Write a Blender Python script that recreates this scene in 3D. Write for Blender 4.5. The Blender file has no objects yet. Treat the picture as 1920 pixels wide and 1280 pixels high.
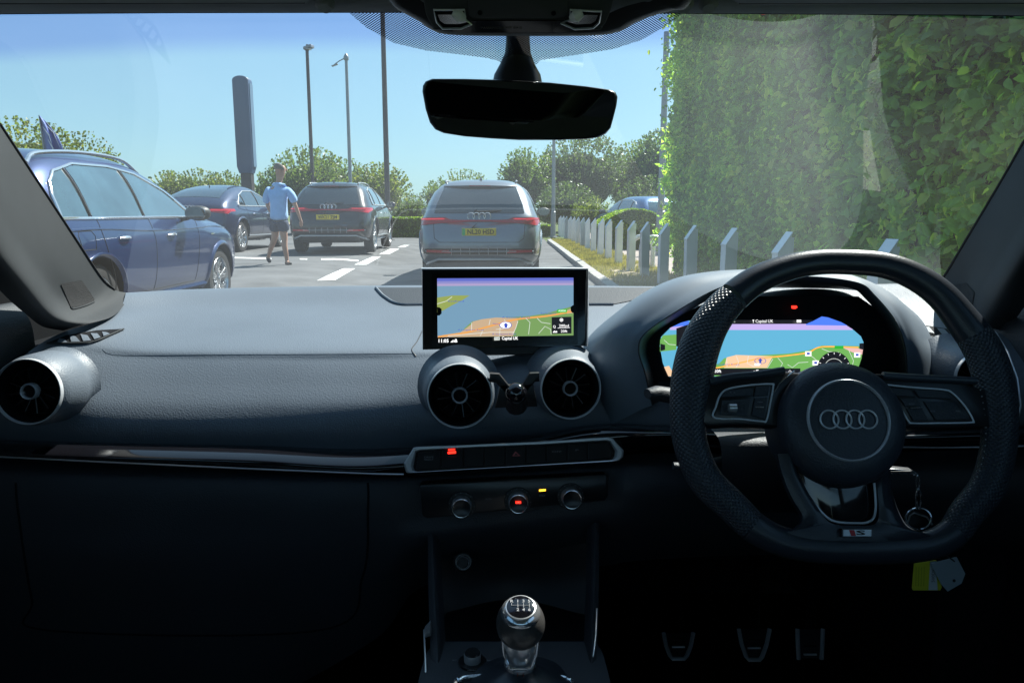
import bpy, bmesh, math, random
import numpy as np
from mathutils import Vector, Matrix, noise
from mathutils.bvhtree import BVHTree
from mathutils.geometry import delaunay_2d_cdt
random.seed(7); np.random.seed(7)
sc = bpy.context.scene
COL = sc.collection
R = math.radians
PI = math.pi

# ---------------------------------------------------------------- camera, sky, sun, exposure
CAM_Z = 1.13
PITCH = math.atan(242/1442)
cd = bpy.data.cameras.new('camera'); cam = bpy.data.objects.new('camera', cd); COL.objects.link(cam)
cam.location = (0, 0, CAM_Z); cam.rotation_euler = (PI/2-PITCH, 0, 0)
cd.sensor_width = 36; cd.lens = 1442/1920*36; cd.clip_start = .02; cd.clip_end = 3000
sc.camera = cam
SUN_AZ, SUN_EL = 41, 50          # azimuth: degrees to the right of straight ahead
w = bpy.data.worlds.new('World'); sc.world = w; w.use_nodes = True
nt = w.node_tree
sky = nt.nodes.new('ShaderNodeTexSky'); sky.sky_type = 'NISHITA'; sky.sun_disc = False
sky.sun_elevation = R(SUN_EL); sky.sun_rotation = R(SUN_AZ)
sky.air_density = 1.0; sky.dust_density = 0.7; sky.ozone_density = 0.9
gm = nt.nodes.new('ShaderNodeGamma'); gm.inputs[1].default_value = .5        # hazy summer sky: softer range, cooler balance, the same in every direction
tn = nt.nodes.new('ShaderNodeVectorMath'); tn.operation = 'MULTIPLY'; tn.inputs[1].default_value = (.94, 1.40, 1.66)
nt.links.new(sky.outputs[0], gm.inputs[0]); nt.links.new(gm.outputs[0], tn.inputs[0])
nt.links.new(tn.outputs[0], nt.nodes['Background'].inputs[0]); nt.nodes['Background'].inputs[1].default_value = .1
sd = bpy.data.lights.new('sun', 'SUN'); sd.energy = 5.0; sd.angle = R(.53); sd.color = (1, .95, .88)
sun = bpy.data.objects.new('sun', sd); COL.objects.link(sun)
sv = Vector((math.sin(R(SUN_AZ))*math.cos(R(SUN_EL)), math.cos(R(SUN_AZ))*math.cos(R(SUN_EL)), math.sin(R(SUN_EL))))
sun.rotation_euler = sv.to_track_quat('Z', 'Y').to_euler()
sun.location = (3, 5, 8)
vs = sc.view_settings; vs.view_transform = 'Standard'; vs.look = 'None'; vs.exposure = 1.25; vs.gamma = 1; vs.use_curve_mapping = False
sc.cycles.max_bounces = 8; sc.cycles.transparent_max_bounces = 24
sc.cycles.caustics_reflective = False; sc.cycles.caustics_refractive = False
sc.cycles.use_denoising = True

# ---------------------------------------------------------------- geometry helpers
def ray(px, py):
    u = (px-960)/1442; v = (640-py)/1442
    return Vector((u, math.cos(PITCH)+v*math.sin(PITCH), -math.sin(PITCH)+v*math.cos(PITCH)))
ORI = Vector((0, 0, CAM_Z))
def P(px, py, Y):
    d = ray(px, py); return ORI + d*(Y/d.y)
def gz(x, y=20):
    t = min(1, max(0, (-x-2.2)/1.6)); q = min(1, max(0, (y-8.5)/4.5)); return .17*t*t*(3-2*t)*q*q*(3-2*q)
def G(px, py, up=0):
    d = ray(px, py); z = 0
    for _ in range(12):
        p = ORI + d*((z-CAM_Z)/d.z); z = gz(p.x, p.y)
    p.z = z+up; return p
class Plane:
    def __init__(s, o, a, b):
        s.o = Vector(o); s.u = (Vector(a)-s.o).normalized(); n = s.u.cross(Vector(b)-s.o).normalized()
        if n.y > 0: n = -n
        s.n = n; s.v = n.cross(s.u); 
        if s.v.z < 0: s.v = -s.v
    def at(s, px, py, off=0):
        d = ray(px, py); o = s.o + s.n*off
        return ORI + d*((o-ORI).dot(s.n)/d.dot(s.n))

def cr(pts, n, closed=False):
    """Catmull-Rom resample of a list of vectors (any length tuples)"""
    pts = [np.array(p, float) for p in pts]; m = len(pts); out = []
    if closed: seg = m
    else: seg = m-1
    for i in range(n):
        t = i/(n if closed else n-1)*seg
        k = min(int(t), seg-1); f = t-k
        if closed: a, b, c, d = pts[(k-1) % m], pts[k % m], pts[(k+1) % m], pts[(k+2) % m]
        else:
            b, c = pts[k], pts[k+1]
            a = pts[k-1] if k > 0 else 2*b-c
            d = pts[k+2] if k+2 < m else 2*c-b
        out.append(.5*((2*b)+(-a+c)*f+(2*a-5*b+4*c-d)*f*f+(-a+3*b-3*c+d)*f**3))
    return out
class MB:
    def __init__(s): s.v = []; s.f = []; s.m = []
    def add(s, vs, fs, mi=0):
        o = len(s.v); s.v += [tuple(v) for v in vs]; s.f += [tuple(i+o for i in f) for f in fs]; s.m += [mi]*len(fs); return s
    def grid(s, rows, closed_u=False, closed_v=False, mi=0):
        n = len(rows[0]); m = len(rows); vs = [p for r in rows for p in r]; fs = []
        for j in range(m if closed_v else m-1):
            for i in range(n if closed_u else n-1):
                fs.append((j*n+i, j*n+(i+1) % n, ((j+1) % m)*n+(i+1) % n, ((j+1) % m)*n+i))
        return s.add(vs, fs, mi)
    def box(s, c, d, rot=None, mi=0):
        c = Vector(c); vs = []
        for x in (-.5, .5):
            for y in (-.5, .5):
                for z in (-.5, .5):
                    q = Vector((x*d[0], y*d[1], z*d[2]))
                    if rot: q = rot @ q
                    vs.append(c+q)
        return s.add(vs, [(0, 1, 3, 2), (4, 6, 7, 5), (0, 4, 5, 1), (2, 3, 7, 6), (0, 2, 6, 4), (1, 5, 7, 3)], mi)
    def tube(s, pts, r, n=10, closed=False, caps=True, flat=1.0, up=None, mi=0):
        pts = [Vector(p) for p in pts]; m = len(pts)
        rs = r if hasattr(r, '__len__') else [r]*m
        rows = []; prev = None
        for i, p in enumerate(pts):
            if closed: t = pts[(i+1) % m]-pts[i-1]
            else: t = pts[min(i+1, m-1)]-pts[max(i-1, 0)]
            t = t.normalized() if t.length > 1e-9 else Vector((0, 0, 1))
            if up is not None: a = Vector(up) - t*t.dot(Vector(up))
            elif prev is None: a = t.orthogonal()
            else: a = prev - t*prev.dot(t)
            a = a.normalized() if a.length > 1e-6 else t.orthogonal().normalized()
            prev = a; b = t.cross(a)
            rows.append([p + (a*math.cos(2*PI*k/n)*flat + b*math.sin(2*PI*k/n))*rs[i] for k in range(n)])
        s.grid(rows, closed_u=True, closed_v=closed, mi=mi)
        if caps and not closed:
            o = len(s.v)-m*n
            s.f.append(tuple(o+k for k in range(n))[::-1]); s.f.append(tuple(o+(m-1)*n+k for k in range(n))); s.m += [mi, mi]
        return s
    def lathe(s, prof, c, ax, n=40, cap=True, mi=0, sq=1.0):
        """prof: (radius, height along axis)"""
        c = Vector(c); ax = Vector(ax).normalized()
        a = ax.cross(Vector((0, 0, 1))); a = a.normalized() if a.length > .1 else Vector((1, 0, 0)); b = ax.cross(a)
        rows = [[c+ax*h+(a*math.cos(2*PI*k/n)+b*math.sin(2*PI*k/n)*sq)*r for k in range(n)] for r, h in prof]
        o = len(s.v); s.grid(rows, closed_u=True, mi=mi)
        if cap:
            m = len(rows)
            if prof[0][0] > 1e-5: s.f.append(tuple(o+k for k in range(n))[::-1]); s.m.append(mi)
            if prof[-1][0] > 1e-5: s.f.append(tuple(o+(m-1)*n+k for k in range(n))); s.m.append(mi)
        return s
    def prism(s, front, vec, bev=0, mi=0):
        """front: ordered loop of points; vec: extrusion backwards; bev: bevel inset of front edge"""
        F = [Vector(p) for p in front]; vec = Vector(vec); n = len(F)
        loops = []
        if bev:
            c = sum(F, Vector())/n
            nv = -vec.normalized(); ins = []
            for i in range(n):
                e1 = (F[i]-F[i-1]).normalized(); e2 = (F[(i+1) % n]-F[i]).normalized()
                t = (e1+e2).normalized(); q = nv.cross(t).normalized()
                ins.append((q, 1))
            area = sum((F[i]-c).cross(F[(i+1) % n]-c).dot(nv) for i in range(n))
            sg = 1 if area > 0 else -1
            loops.append([F[i]+ins[i][0]*sg*bev*.9 for i in range(n)])
            loops.append([F[i]+ins[i][0]*sg*bev*.3+vec.normalized()*bev*.3 for i in range(n)])
            loops.append([F[i]+vec.normalized()*bev for i in range(n)])
        else: loops.append(F)
        loops.append([p+vec for p in F])
        o = len(s.v); s.grid(loops, closed_u=True, mi=mi)
        s.f.append(tuple(o+k for k in range(n))[::-1]); s.m.append(mi)
        o2 = o+(len(loops)-1)*n
        s.f.append(tuple(o2+k for k in range(n))); s.m.append(mi)
        return s
    def mesh(s, name, mats, smooth=False, auto=None):
        me = bpy.data.meshes.new(name); me.from_pydata(s.v, [], s.f)
        for m in (mats if isinstance(mats, (list, tuple)) else [mats]): me.materials.append(m)
        me.polygons.foreach_set('material_index', s.m)
        if smooth: me.polygons.foreach_set('use_smooth', [True]*len(s.f))
        me.update()
        bm = bmesh.new(); bm.from_mesh(me); bmesh.ops.recalc_face_normals(bm, faces=bm.faces); bm.to_mesh(me); bm.free()
        if auto is not None: me.set_sharp_from_angle(angle=R(auto))
        return me
def link(name, me, parent=None, local=False, **props):
    o = bpy.data.objects.new(name, me); COL.objects.link(o)
    if parent is not None:
        o.parent = parent
        if not local: o.matrix_parent_inverse = wm(parent).inverted()
    for k, v in props.items(): o[k] = v
    return o
def wm(o):
    m = o.matrix_basis.copy()
    if o.parent: m = wm(o.parent) @ o.matrix_parent_inverse @ m
    return m
def obj(name, mb, mats, parent=None, smooth=True, auto=40, local=False, **props):
    return link(name, mb.mesh(name, mats, smooth, auto if smooth else None), parent, local, **props)
def thing(name, label, cat, loc=(0, 0, 0), rz=0, group=None):
    o = bpy.data.objects.new(name, None); COL.objects.link(o); o.location = loc; o.rotation_euler = (0, 0, rz)
    o.empty_display_size = .1
    o['label'] = label; o['category'] = cat
    if group: o['group'] = group
    return o
def tag(o, label, cat, group=None):
    o['label'] = label; o['category'] = cat
    if group: o['group'] = group
    return o
def kids(o): return [c for c in COL.objects if c.parent == o]
def copy_tree(o, parent=None, allk=None):
    if allk is None:
        allk = {}
        for c in COL.objects:
            if c.parent: allk.setdefault(c.parent.name, []).append(c)
    c = o.copy(); COL.objects.link(c)
    if parent: c.parent = parent
    for ch in allk.get(o.name, []): copy_tree(ch, c, allk)
    return c
def fill(poly, h=None):
    """triangulate a 2-D polygon, with interior grid points every h -> verts2d, faces"""
    pts = [Vector(p) for p in poly]
    if h:
        q = []
        for i, p in enumerate(pts):
            nx = pts[(i+1) % len(pts)]; k = max(1, int((nx-p).length/h))
            q += [p.lerp(nx, j/k) for j in range(k)]
        pts = q
    n = len(pts); vs = list(pts)
    if h:
        x0 = min(p.x for p in pts); x1 = max(p.x for p in pts); y0 = min(p.y for p in pts); y1 = max(p.y for p in pts)
        def inside(x, y):
            c = False
            for i in range(n):
                a, b = pts[i], pts[i-1]
                if (a.y > y) != (b.y > y) and x < (b.x-a.x)*(y-a.y)/(b.y-a.y)+a.x: c = not c
            return c
        y = y0+h/2
        while y < y1:
            x = x0+h/2
            while x < x1:
                if inside(x, y) and min((Vector((x, y))-p).length for p in pts) > h*.45: vs.append(Vector((x, y)))
                x += h
            y += h
    r = delaunay_2d_cdt(vs, [], [list(range(n))], 1, 1e-6)
    return r[0], r[2]

# ---------------------------------------------------------------- materials
MATS = {}
def mat(name, col, rough=.5, metal=0, spec=.5, bump=0, bscale=200, bkind='noise', var=0, vscale=20, coat=0, emit=0, sheen=0, trans=0, bdist=.001):
    if name in MATS: return MATS[name]
    m = bpy.data.materials.new(name); m.use_nodes = True; MATS[name] = m
    t = m.node_tree; b = t.nodes['Principled BSDF']
    b.inputs['Base Color'].default_value = (*col, 1); b.inputs['Roughness'].default_value = rough
    b.inputs['Metallic'].default_value = metal; b.inputs['Specular IOR Level'].default_value = spec
    if coat: b.inputs['Coat Weight'].default_value = coat; b.inputs['Coat Roughness'].default_value = .04
    if sheen: b.inputs['Sheen Weight'].default_value = sheen
    if emit:
        b.inputs['Emission Color'].default_value = (*col, 1); b.inputs['Emission Strength'].default_value = emit
        b.inputs['Base Color'].default_value = (.01, .01, .01, 1)
    tc = t.nodes.new('ShaderNodeTexCoord')
    if bump:
        if bkind == 'voronoi':
            n = t.nodes.new('ShaderNodeTexVoronoi'); n.inputs['Scale'].default_value = bscale; out = n.outputs['Distance']
        else:
            n = t.nodes.new('ShaderNodeTexNoise'); n.inputs['Scale'].default_value = bscale; n.inputs['Detail'].default_value = 4; out = n.outputs[0]
        t.links.new(tc.outputs['Object'], n.inputs['Vector'])
        bp = t.nodes.new('ShaderNodeBump'); bp.inputs['Strength'].default_value = bump; bp.inputs['Distance'].default_value = bdist
        t.links.new(out, bp.inputs['Height']); t.links.new(bp.outputs[0], b.inputs['Normal'])
    if var:
        n = t.nodes.new('ShaderNodeTexNoise'); n.inputs['Scale'].default_value = vscale; n.inputs['Detail'].default_value = 6; n.inputs['Roughness'].default_value = .6
        t.links.new(tc.outputs['Object'], n.inputs['Vector'])
        rp = t.nodes.new('ShaderNodeMapRange'); rp.inputs['From Min'].default_value = .3; rp.inputs['From Max'].default_value = .7
        rp.inputs['To Min'].default_value = 1-var; rp.inputs['To Max'].default_value = 1+var
        t.links.new(n.outputs[0], rp.inputs['Value'])
        mx = t.nodes.new('ShaderNodeVectorMath'); mx.operation = 'SCALE'; mx.inputs[0].default_value = col
        t.links.new(rp.outputs[0], mx.inputs['Scale']); t.links.new(mx.outputs[0], b.inputs['Base Color'])
    return m
def foliage_mat(name, dark, light, tips=None, scale=1.5, transl=.35):
    m = bpy.data.materials.new(name); m.use_nodes = True; t = m.node_tree
    b = t.nodes['Principled BSDF']; b.inputs['Roughness'].default_value = .45; b.inputs['Specular IOR Level'].default_value = .35
    geo = t.nodes.new('ShaderNodeNewGeometry'); tc = t.nodes.new('ShaderNodeTexCoord')
    n = t.nodes.new('ShaderNodeTexNoise'); n.inputs['Scale'].default_value = scale; n.inputs['Detail'].default_value = 3
    t.links.new(tc.outputs['Object'], n.inputs['Vector'])
    ad = t.nodes.new('ShaderNodeMath'); ad.operation = 'ADD'
    m1 = t.nodes.new('ShaderNodeMath'); m1.operation = 'MULTIPLY'; m1.inputs[1].default_value = .6
    t.links.new(geo.outputs['Random Per Island'], m1.inputs[0]); t.links.new(m1.outputs[0], ad.inputs[0])
    m2 = t.nodes.new('ShaderNodeMath'); m2.operation = 'MULTIPLY'; m2.inputs[1].default_value = .8
    t.links.new(n.outputs[0], m2.inputs[0]); t.links.new(m2.outputs[0], ad.inputs[1])
    cr_ = t.nodes.new('ShaderNodeValToRGB'); e = cr_.color_ramp.elements
    e[0].position = .3; e[0].color = (*dark, 1); e[1].position = .85; e[1].color = (*light, 1)
    if tips: q = e.new(.97); q.color = (*tips, 1)
    t.links.new(ad.outputs[0], cr_.inputs[0]); t.links.new(cr_.outputs[0], b.inputs['Base Color'])
    tr = t.nodes.new('ShaderNodeBsdfTranslucent'); sc_ = t.nodes.new('ShaderNodeVectorMath'); sc_.operation = 'MULTIPLY'; sc_.inputs[1].default_value = (1.7, 1.9, .7)
    t.links.new(cr_.outputs[0], sc_.inputs[0]); t.links.new(sc_.outputs[0], tr.inputs[0])
    mx = t.nodes.new('ShaderNodeMixShader'); mx.inputs[0].default_value = transl
    t.links.new(b.outputs[0], mx.inputs[1]); t.links.new(tr.outputs[0], mx.inputs[2])
    t.links.new(mx.outputs[0], t.nodes['Material Output'].inputs[0])
    MATS[name] = m; return m
def M(n): return MATS[n]

mat('dash_vinyl', (.115, .14, .172), .5, spec=.5, bump=.30, bscale=480, bkind='voronoi', var=.10, vscale=4, bdist=.0009)
mat('vinyl_skylit', (.135, .17, .21), .5, spec=.5, bump=.10, bscale=600, bkind='voronoi', var=.05, vscale=5, bdist=.0007)  # dash vinyl made lighter and bluer: the sky's reflection is put into the colour
mat('dark_vinyl', (.030, .036, .044), .55, spec=.4, bump=.3, bscale=500, bkind='voronoi', var=.1, vscale=8)
mat('deep_black', (.006, .007, .009), .8, spec=.15, var=.1)
mat('matte_black', (.012, .013, .015), .45, spec=.4, bump=.1, bscale=600)
mat('gloss_black', (.006, .006, .008), .08, spec=.5, coat=.6, var=.1, vscale=30)
mat('satin_black', (.014, .015, .017), .28, spec=.5, var=.1)
mat('pillar_trim', (.042, .046, .05), .75, spec=.25, bump=.3, bscale=900, var=.05)
mat('headliner', (.36, .38, .39), .9, spec=.1, bump=.35, bscale=900, var=.08)
mat('silver_paint', (.62, .64, .67), .28, .25, coat=.4, var=.02)
mat('pedal_steel', (.85, .87, .9), .35, .25, var=.05)
mat('chrome', (.75, .77, .8), .14, .85, bump=.04, bscale=50)
mat('satin_chrome', (.66, .68, .70), .28, .65, bump=.05, bscale=80)
mat('brushed_alu', (.60, .62, .64), .34, .5, bump=.1, bscale=400)
mat('leather', (.026, .032, .042), .32, spec=.5, bump=.10, bscale=500, bkind='voronoi', var=.1, vscale=30)
mat('hub_vinyl', (.034, .042, .055), .42, spec=.45, bump=.3, bscale=500, bkind='voronoi', var=.1)
mat('mirror_glass', (.16, .17, .18), .02, 1)
mat('rubber', (.018, .018, .019), .8, spec=.3, bump=.3, bscale=60)
mat('stitch', (.35, .35, .36), .8, bump=.1)
# perforated leather: regular pin holes as fine relief
def perf():
    m = mat('perforated_leather', (.030, .038, .05), .4, spec=.5); t = m.node_tree; b = t.nodes['Principled BSDF']
    tc = t.nodes.new('ShaderNodeTexCoord'); v = t.nodes.new('ShaderNodeTexVoronoi'); v.voronoi_dimensions = '2D'; v.inputs['Scale'].default_value = 1; v.inputs['Randomness'].default_value = .05
    mp = t.nodes.new('ShaderNodeMapping'); mp.inputs['Rotation'].default_value = (0, 0, R(45)); t.links.new(tc.outputs['UV'], mp.inputs[0]); t.links.new(mp.outputs[0], v.inputs['Vector'])
    rp = t.nodes.new('ShaderNodeMapRange'); rp.inputs['From Min'].default_value = .15; rp.inputs['From Max'].default_value = .45
    t.links.new(v.outputs['Distance'], rp.inputs[0])
    bp = t.nodes.new('ShaderNodeBump'); bp.inputs['Strength'].default_value = 1; bp.inputs['Distance'].default_value = .0010
    t.links.new(rp.outputs[0], bp.inputs['Height']); t.links.new(bp.outputs[0], b.inputs['Normal'])
perf()
def glass_mat(name, tint, fac=1.0, band=None, ior=1.5, rough=.0, dust_haze=0):
    m = bpy.data.materials.new(name); m.use_nodes = True; MATS[name] = m; t = m.node_tree
    t.nodes.remove(t.nodes['Principled BSDF'])
    tr = t.nodes.new('ShaderNodeBsdfTransparent'); gl = t.nodes.new('ShaderNodeBsdfGlossy'); gl.inputs['Roughness'].default_value = rough
    gl.inputs['Color'].default_value = (1, 1, 1, 1)
    fr = t.nodes.new('ShaderNodeFresnel')
    ge = t.nodes.new('ShaderNodeNewGeometry'); io = t.nodes.new('ShaderNodeMapRange')   # thin sheet: the same reflection from both sides
    io.inputs['To Min'].default_value = ior; io.inputs['To Max'].default_value = 1/ior
    t.links.new(ge.outputs['Backfacing'], io.inputs[0]); t.links.new(io.outputs[0], fr.inputs[0])
    ml = t.nodes.new('ShaderNodeMath'); ml.operation = 'MULTIPLY'; ml.inputs[1].default_value = fac; ml.use_clamp = True
    t.links.new(fr.outputs[0], ml.inputs[0])
    mx = t.nodes.new('ShaderNodeMixShader'); t.links.new(ml.outputs[0], mx.inputs[0]); t.links.new(tr.outputs[0], mx.inputs[1]); t.links.new(gl.outputs[0], mx.inputs[2])
    last = mx
    if dust_haze:      # dusty film on the pane, added to lay a milky haze over the view
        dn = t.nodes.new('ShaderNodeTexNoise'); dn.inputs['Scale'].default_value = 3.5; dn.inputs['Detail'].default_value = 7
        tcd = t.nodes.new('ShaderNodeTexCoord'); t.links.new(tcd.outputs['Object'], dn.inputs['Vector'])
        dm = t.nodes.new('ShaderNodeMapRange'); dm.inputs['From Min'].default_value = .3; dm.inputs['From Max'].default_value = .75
        dm.inputs['To Min'].default_value = dust_haze*.6; dm.inputs['To Max'].default_value = dust_haze*1.5; t.links.new(dn.outputs[0], dm.inputs[0])
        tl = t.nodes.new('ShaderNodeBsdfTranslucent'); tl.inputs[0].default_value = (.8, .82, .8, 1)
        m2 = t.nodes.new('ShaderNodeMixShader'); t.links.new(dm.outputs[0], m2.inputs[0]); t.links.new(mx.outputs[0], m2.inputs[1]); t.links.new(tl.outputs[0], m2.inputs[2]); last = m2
    t.links.new(last.outputs[0], t.nodes['Material Output'].inputs[0])
    tr.inputs[0].default_value = (*tint, 1)
    if band:   # tinted sun-shade band along the top edge, by height in the car
        tc = t.nodes.new('ShaderNodeTexCoord'); sp = t.nodes.new('ShaderNodeSeparateXYZ'); t.links.new(tc.outputs['Object'], sp.inputs[0])
        cr_ = t.nodes.new('ShaderNodeMapRange'); cr_.interpolation_type = 'SMOOTHSTEP'; cr_.inputs['From Min'].default_value = band[0]; cr_.inputs['From Max'].default_value = band[1]
        t.links.new(sp.outputs['Z'], cr_.inputs[0])
        mc = t.nodes.new('ShaderNodeMix'); mc.data_type = 'RGBA'; mc.inputs['A'].default_value = (*tint, 1); mc.inputs['B'].default_value = (*band[2], 1)
        t.links.new(cr_.outputs[0], mc.inputs['Factor']); t.links.new(mc.outputs['Result'], tr.inputs[0])
    return m
# ================================================================ OUTSIDE
def asphalt():
    m = mat('asphalt', (.118, .12, .123), .85, spec=.25, bump=.6, bscale=70, var=.28, vscale=1.3, bdist=.004)
    return m
asphalt()
mat('road_paint', (.72, .72, .70), .6, bump=.3, bscale=60, var=.12, vscale=9)
mat('kerb_stone', (.34, .33, .31), .8, bump=.4, bscale=50, var=.12, vscale=4)
mat('dry_ground', (.30, .25, .17), .95, spec=.1, bump=.7, bscale=30, var=.3, vscale=2.5, bdist=.01)
mat('path_gravel', (.33, .28, .25), .9, spec=.1, bump=.6, bscale=60, var=.18, vscale=5)
mat('far_ground', (.10, .13, .05), .95, spec=.1, var=.3, vscale=.2)
foliage_mat('grass_dry', (.14, .13, .05), (.33, .28, .12), None, 1.2, .3)
foliage_mat('hedge_leaf', (.06, .13, .035), (.30, .47, .12), (.58, .60, .16), 1.6, .6)
foliage_mat('tree_leaf', (.05, .085, .035), (.15, .21, .075), (.18, .2, .07), .35, .4)
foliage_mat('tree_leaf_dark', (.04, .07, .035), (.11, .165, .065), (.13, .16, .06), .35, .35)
foliage_mat('shrub_leaf', (.06, .09, .02), (.16, .20, .06), (.26, .26, .10), .9, .4)
foliage_mat('topiary_leaf', (.05, .09, .02), (.16, .26, .03), (.34, .40, .04), 2, .45)
mat('bark', (.10, .085, .07), .9, bump=.6, bscale=20, var=.25)
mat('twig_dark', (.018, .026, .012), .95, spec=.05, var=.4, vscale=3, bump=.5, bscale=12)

def structure(name, mb, mt, smooth=False, **k):
    o = obj(name, mb, mt, None, smooth); o['kind'] = 'structure'
    for a, b in k.items(): o[a] = b
    return o
# ground sheets, with the gentle rise of the car park to the left
def sheet(x0, x1, y0, y1, up, nx=30, ny=8):
    mb = MB(); rows = []
    for j in range(ny+1):
        y = y0+(y1-y0)*j/ny
        rows.append([(x0+(x1-x0)*i/nx, y, gz(x0+(x1-x0)*i/nx, y)+up) for i in range(nx+1)])
    return mb.grid(rows)
structure('ground', sheet(-600, 600, -60, 1400, -.03, 2, 2).add([], []), M('far_ground'))
structure('road', sheet(-16, 1.36, -12, 60, 0, 120, 96), M('asphalt'))
def marks():
    stripes = [[(594, 527), (628.5, 526), (666, 504), (644, 504)], [(664, 497), (687, 497), (714, 482), (698, 482)],
               [(711, 477), (730, 477), (749, 467), (732, 467)], [(745, 464), (758, 464), (768, 460), (757, 460)],
               [(440, 485), (440, 482.6), (509, 484.4), (509, 486.8)], [(562, 487.5), (562, 485.3), (576, 485.6), (576, 487.6)], [(602, 488), (602, 485.4), (673, 488.6), (672, 491)]]
    for q in stripes:
        a, b, c, d = [G(*p) for p in q]; n = 12; mb = MB(); rows = []
        for s in (0, 1/3, 2/3, 1):
            rows.append([])
            for k in range(n+1):
                p = a.lerp(b, k/n).lerp(d.lerp(c, k/n), s); rows[-1].append((p.x, p.y, gz(p.x, p.y)+.008))
        mb.grid(rows); o = structure('road_marking', mb, M('road_paint'))
marks()
# kerb of single stones along the verge, the verge, gravel path behind the bollards
kerb = thing('kerb', 'pale concrete kerb between the road and the dry verge', 'kerb', (1.43, 10, 0)); del kerb['category']; kerb['kind'] = 'structure'
kmb = MB().prism([(-.07, -.45, .10), (.07, -.45, .12), (.07, .45, .12), (-.07, .45, .10)], (0, 0, -.16), bev=.012)
kme = kmb.mesh('kerb_stone', M('kerb_stone'))
for k in range(30):
    y = 3+k*.915
    o = link('kerb_stone', kme, kerb, local=True); o.location = (0+random.uniform(-.004, .004), y-10, random.uniform(-.003, .003))
    o.rotation_euler = (0, 0, random.uniform(-.004, .004))
structure('verge', sheet(1.5, 2.75, 1, 30.5, .09, 6, 30), M('dry_ground'))
structure('path', sheet(2.75, 9, 13.2, 40, .085, 6, 12), M('path_gravel'))
structure('verge_far', sheet(-30, -4, 60, 75, .03, 4, 2), M('dry_ground')).name = 'grass_strip'
def quads_mesh(name, C, S, mt, flat=None, aspect=.62, up_bias=0, fold=.0, pts4=None):
    """C: centres (n,3), S: sizes (n,), random or biased orientation; each leaf is a pointed hexagon-like quad pair"""
    n = len(C); N = np.random.normal(size=(n, 3)); 
    if flat is not None: N = N*.55+np.array(flat)
    N[:, 2] += up_bias; N /= np.linalg.norm(N, axis=1)[:, None]
    T = np.random.normal(size=(n, 3)); T -= N*(T*N).sum(1)[:, None]; T /= np.linalg.norm(T, axis=1)[:, None]
    B = np.cross(N, T); s = S[:, None]; a = aspect
    V = np.stack([C-T*s*.5, C-T*s*.12+B*s*a*.5+N*s*fold, C+T*s*.5, C-T*s*.12-B*s*a*.5+N*s*fold], 1) if not fold else None
    if fold:
        V = np.stack([C-T*s*.5, C-T*s*.22+B*s*a*.42+N*s*fold, C+T*s*.2+B*s*a*.4+N*s*fold*.8, C+T*s*.55-N*s*.06, C+T*s*.2-B*s*a*.4+N*s*fold*.8, C-T*s*.22-B*s*a*.42+N*s*fold], 1)
        V = V.reshape(-1, 3); base = np.arange(n)[:, None]*6
        F = np.concatenate([base+np.array([[0, 1, 2, 3]]), base+np.array([[0, 3, 4, 5]])], 1).reshape(-1, 4)
    else:
        V = V.reshape(-1, 3); F = (np.arange(n)[:, None]*4+np.arange(4)[None]).reshape(-1, 4)
    me = bpy.data.meshes.new(name); me.vertices.add(len(V)); me.vertices.foreach_set('co', V.ravel())
    me.loops.add(F.size); me.loops.foreach_set('vertex_index', F.ravel().astype(np.int32))
    me.polygons.add(len(F)); me.polygons.foreach_set('loop_start', np.arange(0, F.size, 4, dtype=np.int32))
    me.materials.append(mt); me.update(calc_edges=True); me.validate(); return me

# grass tufts on the verge
def grass(name, x0, x1, y0, y1, n, mt, base, h=(.04, .10)):
    x = np.random.uniform(x0, x1, n); y = np.random.uniform(y0, y1, n); hh = np.random.uniform(h[0], h[1], n)
    an = np.random.uniform(0, 2*PI, n); w_ = .006+.004*np.random.rand(n); lx = np.random.normal(0, .02, n); ly = np.random.normal(0, .02, n)
    keep = np.array([noise.noise((a*1.3, b*1.3, 3.)) > -.22 for a, b in zip(x, y)])
    x, y, hh, an, w_, lx, ly = [q[keep] for q in (x, y, hh, an, w_, lx, ly)]; n = len(x)
    bz = np.full(n, base)
    V = np.stack([np.stack([x-w_*np.cos(an), y-w_*np.sin(an), bz], 1), np.stack([x+w_*np.cos(an), y+w_*np.sin(an), bz], 1), np.stack([x+lx, y+ly, bz+hh], 1)], 1).reshape(-1, 3)
    me = bpy.data.meshes.new(name); me.from_pydata(V.tolist(), [], np.arange(n*3).reshape(-1, 3).tolist()); me.materials.append(mt)
    o = link(name, me); tag(o, 'sparse dry grass tufts growing along the verge of bollards', 'grass'); o['kind'] = 'stuff'; return o
grass('grass', 1.52, 2.7, 7, 30, 26000, M('grass_dry'), .09)

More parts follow.
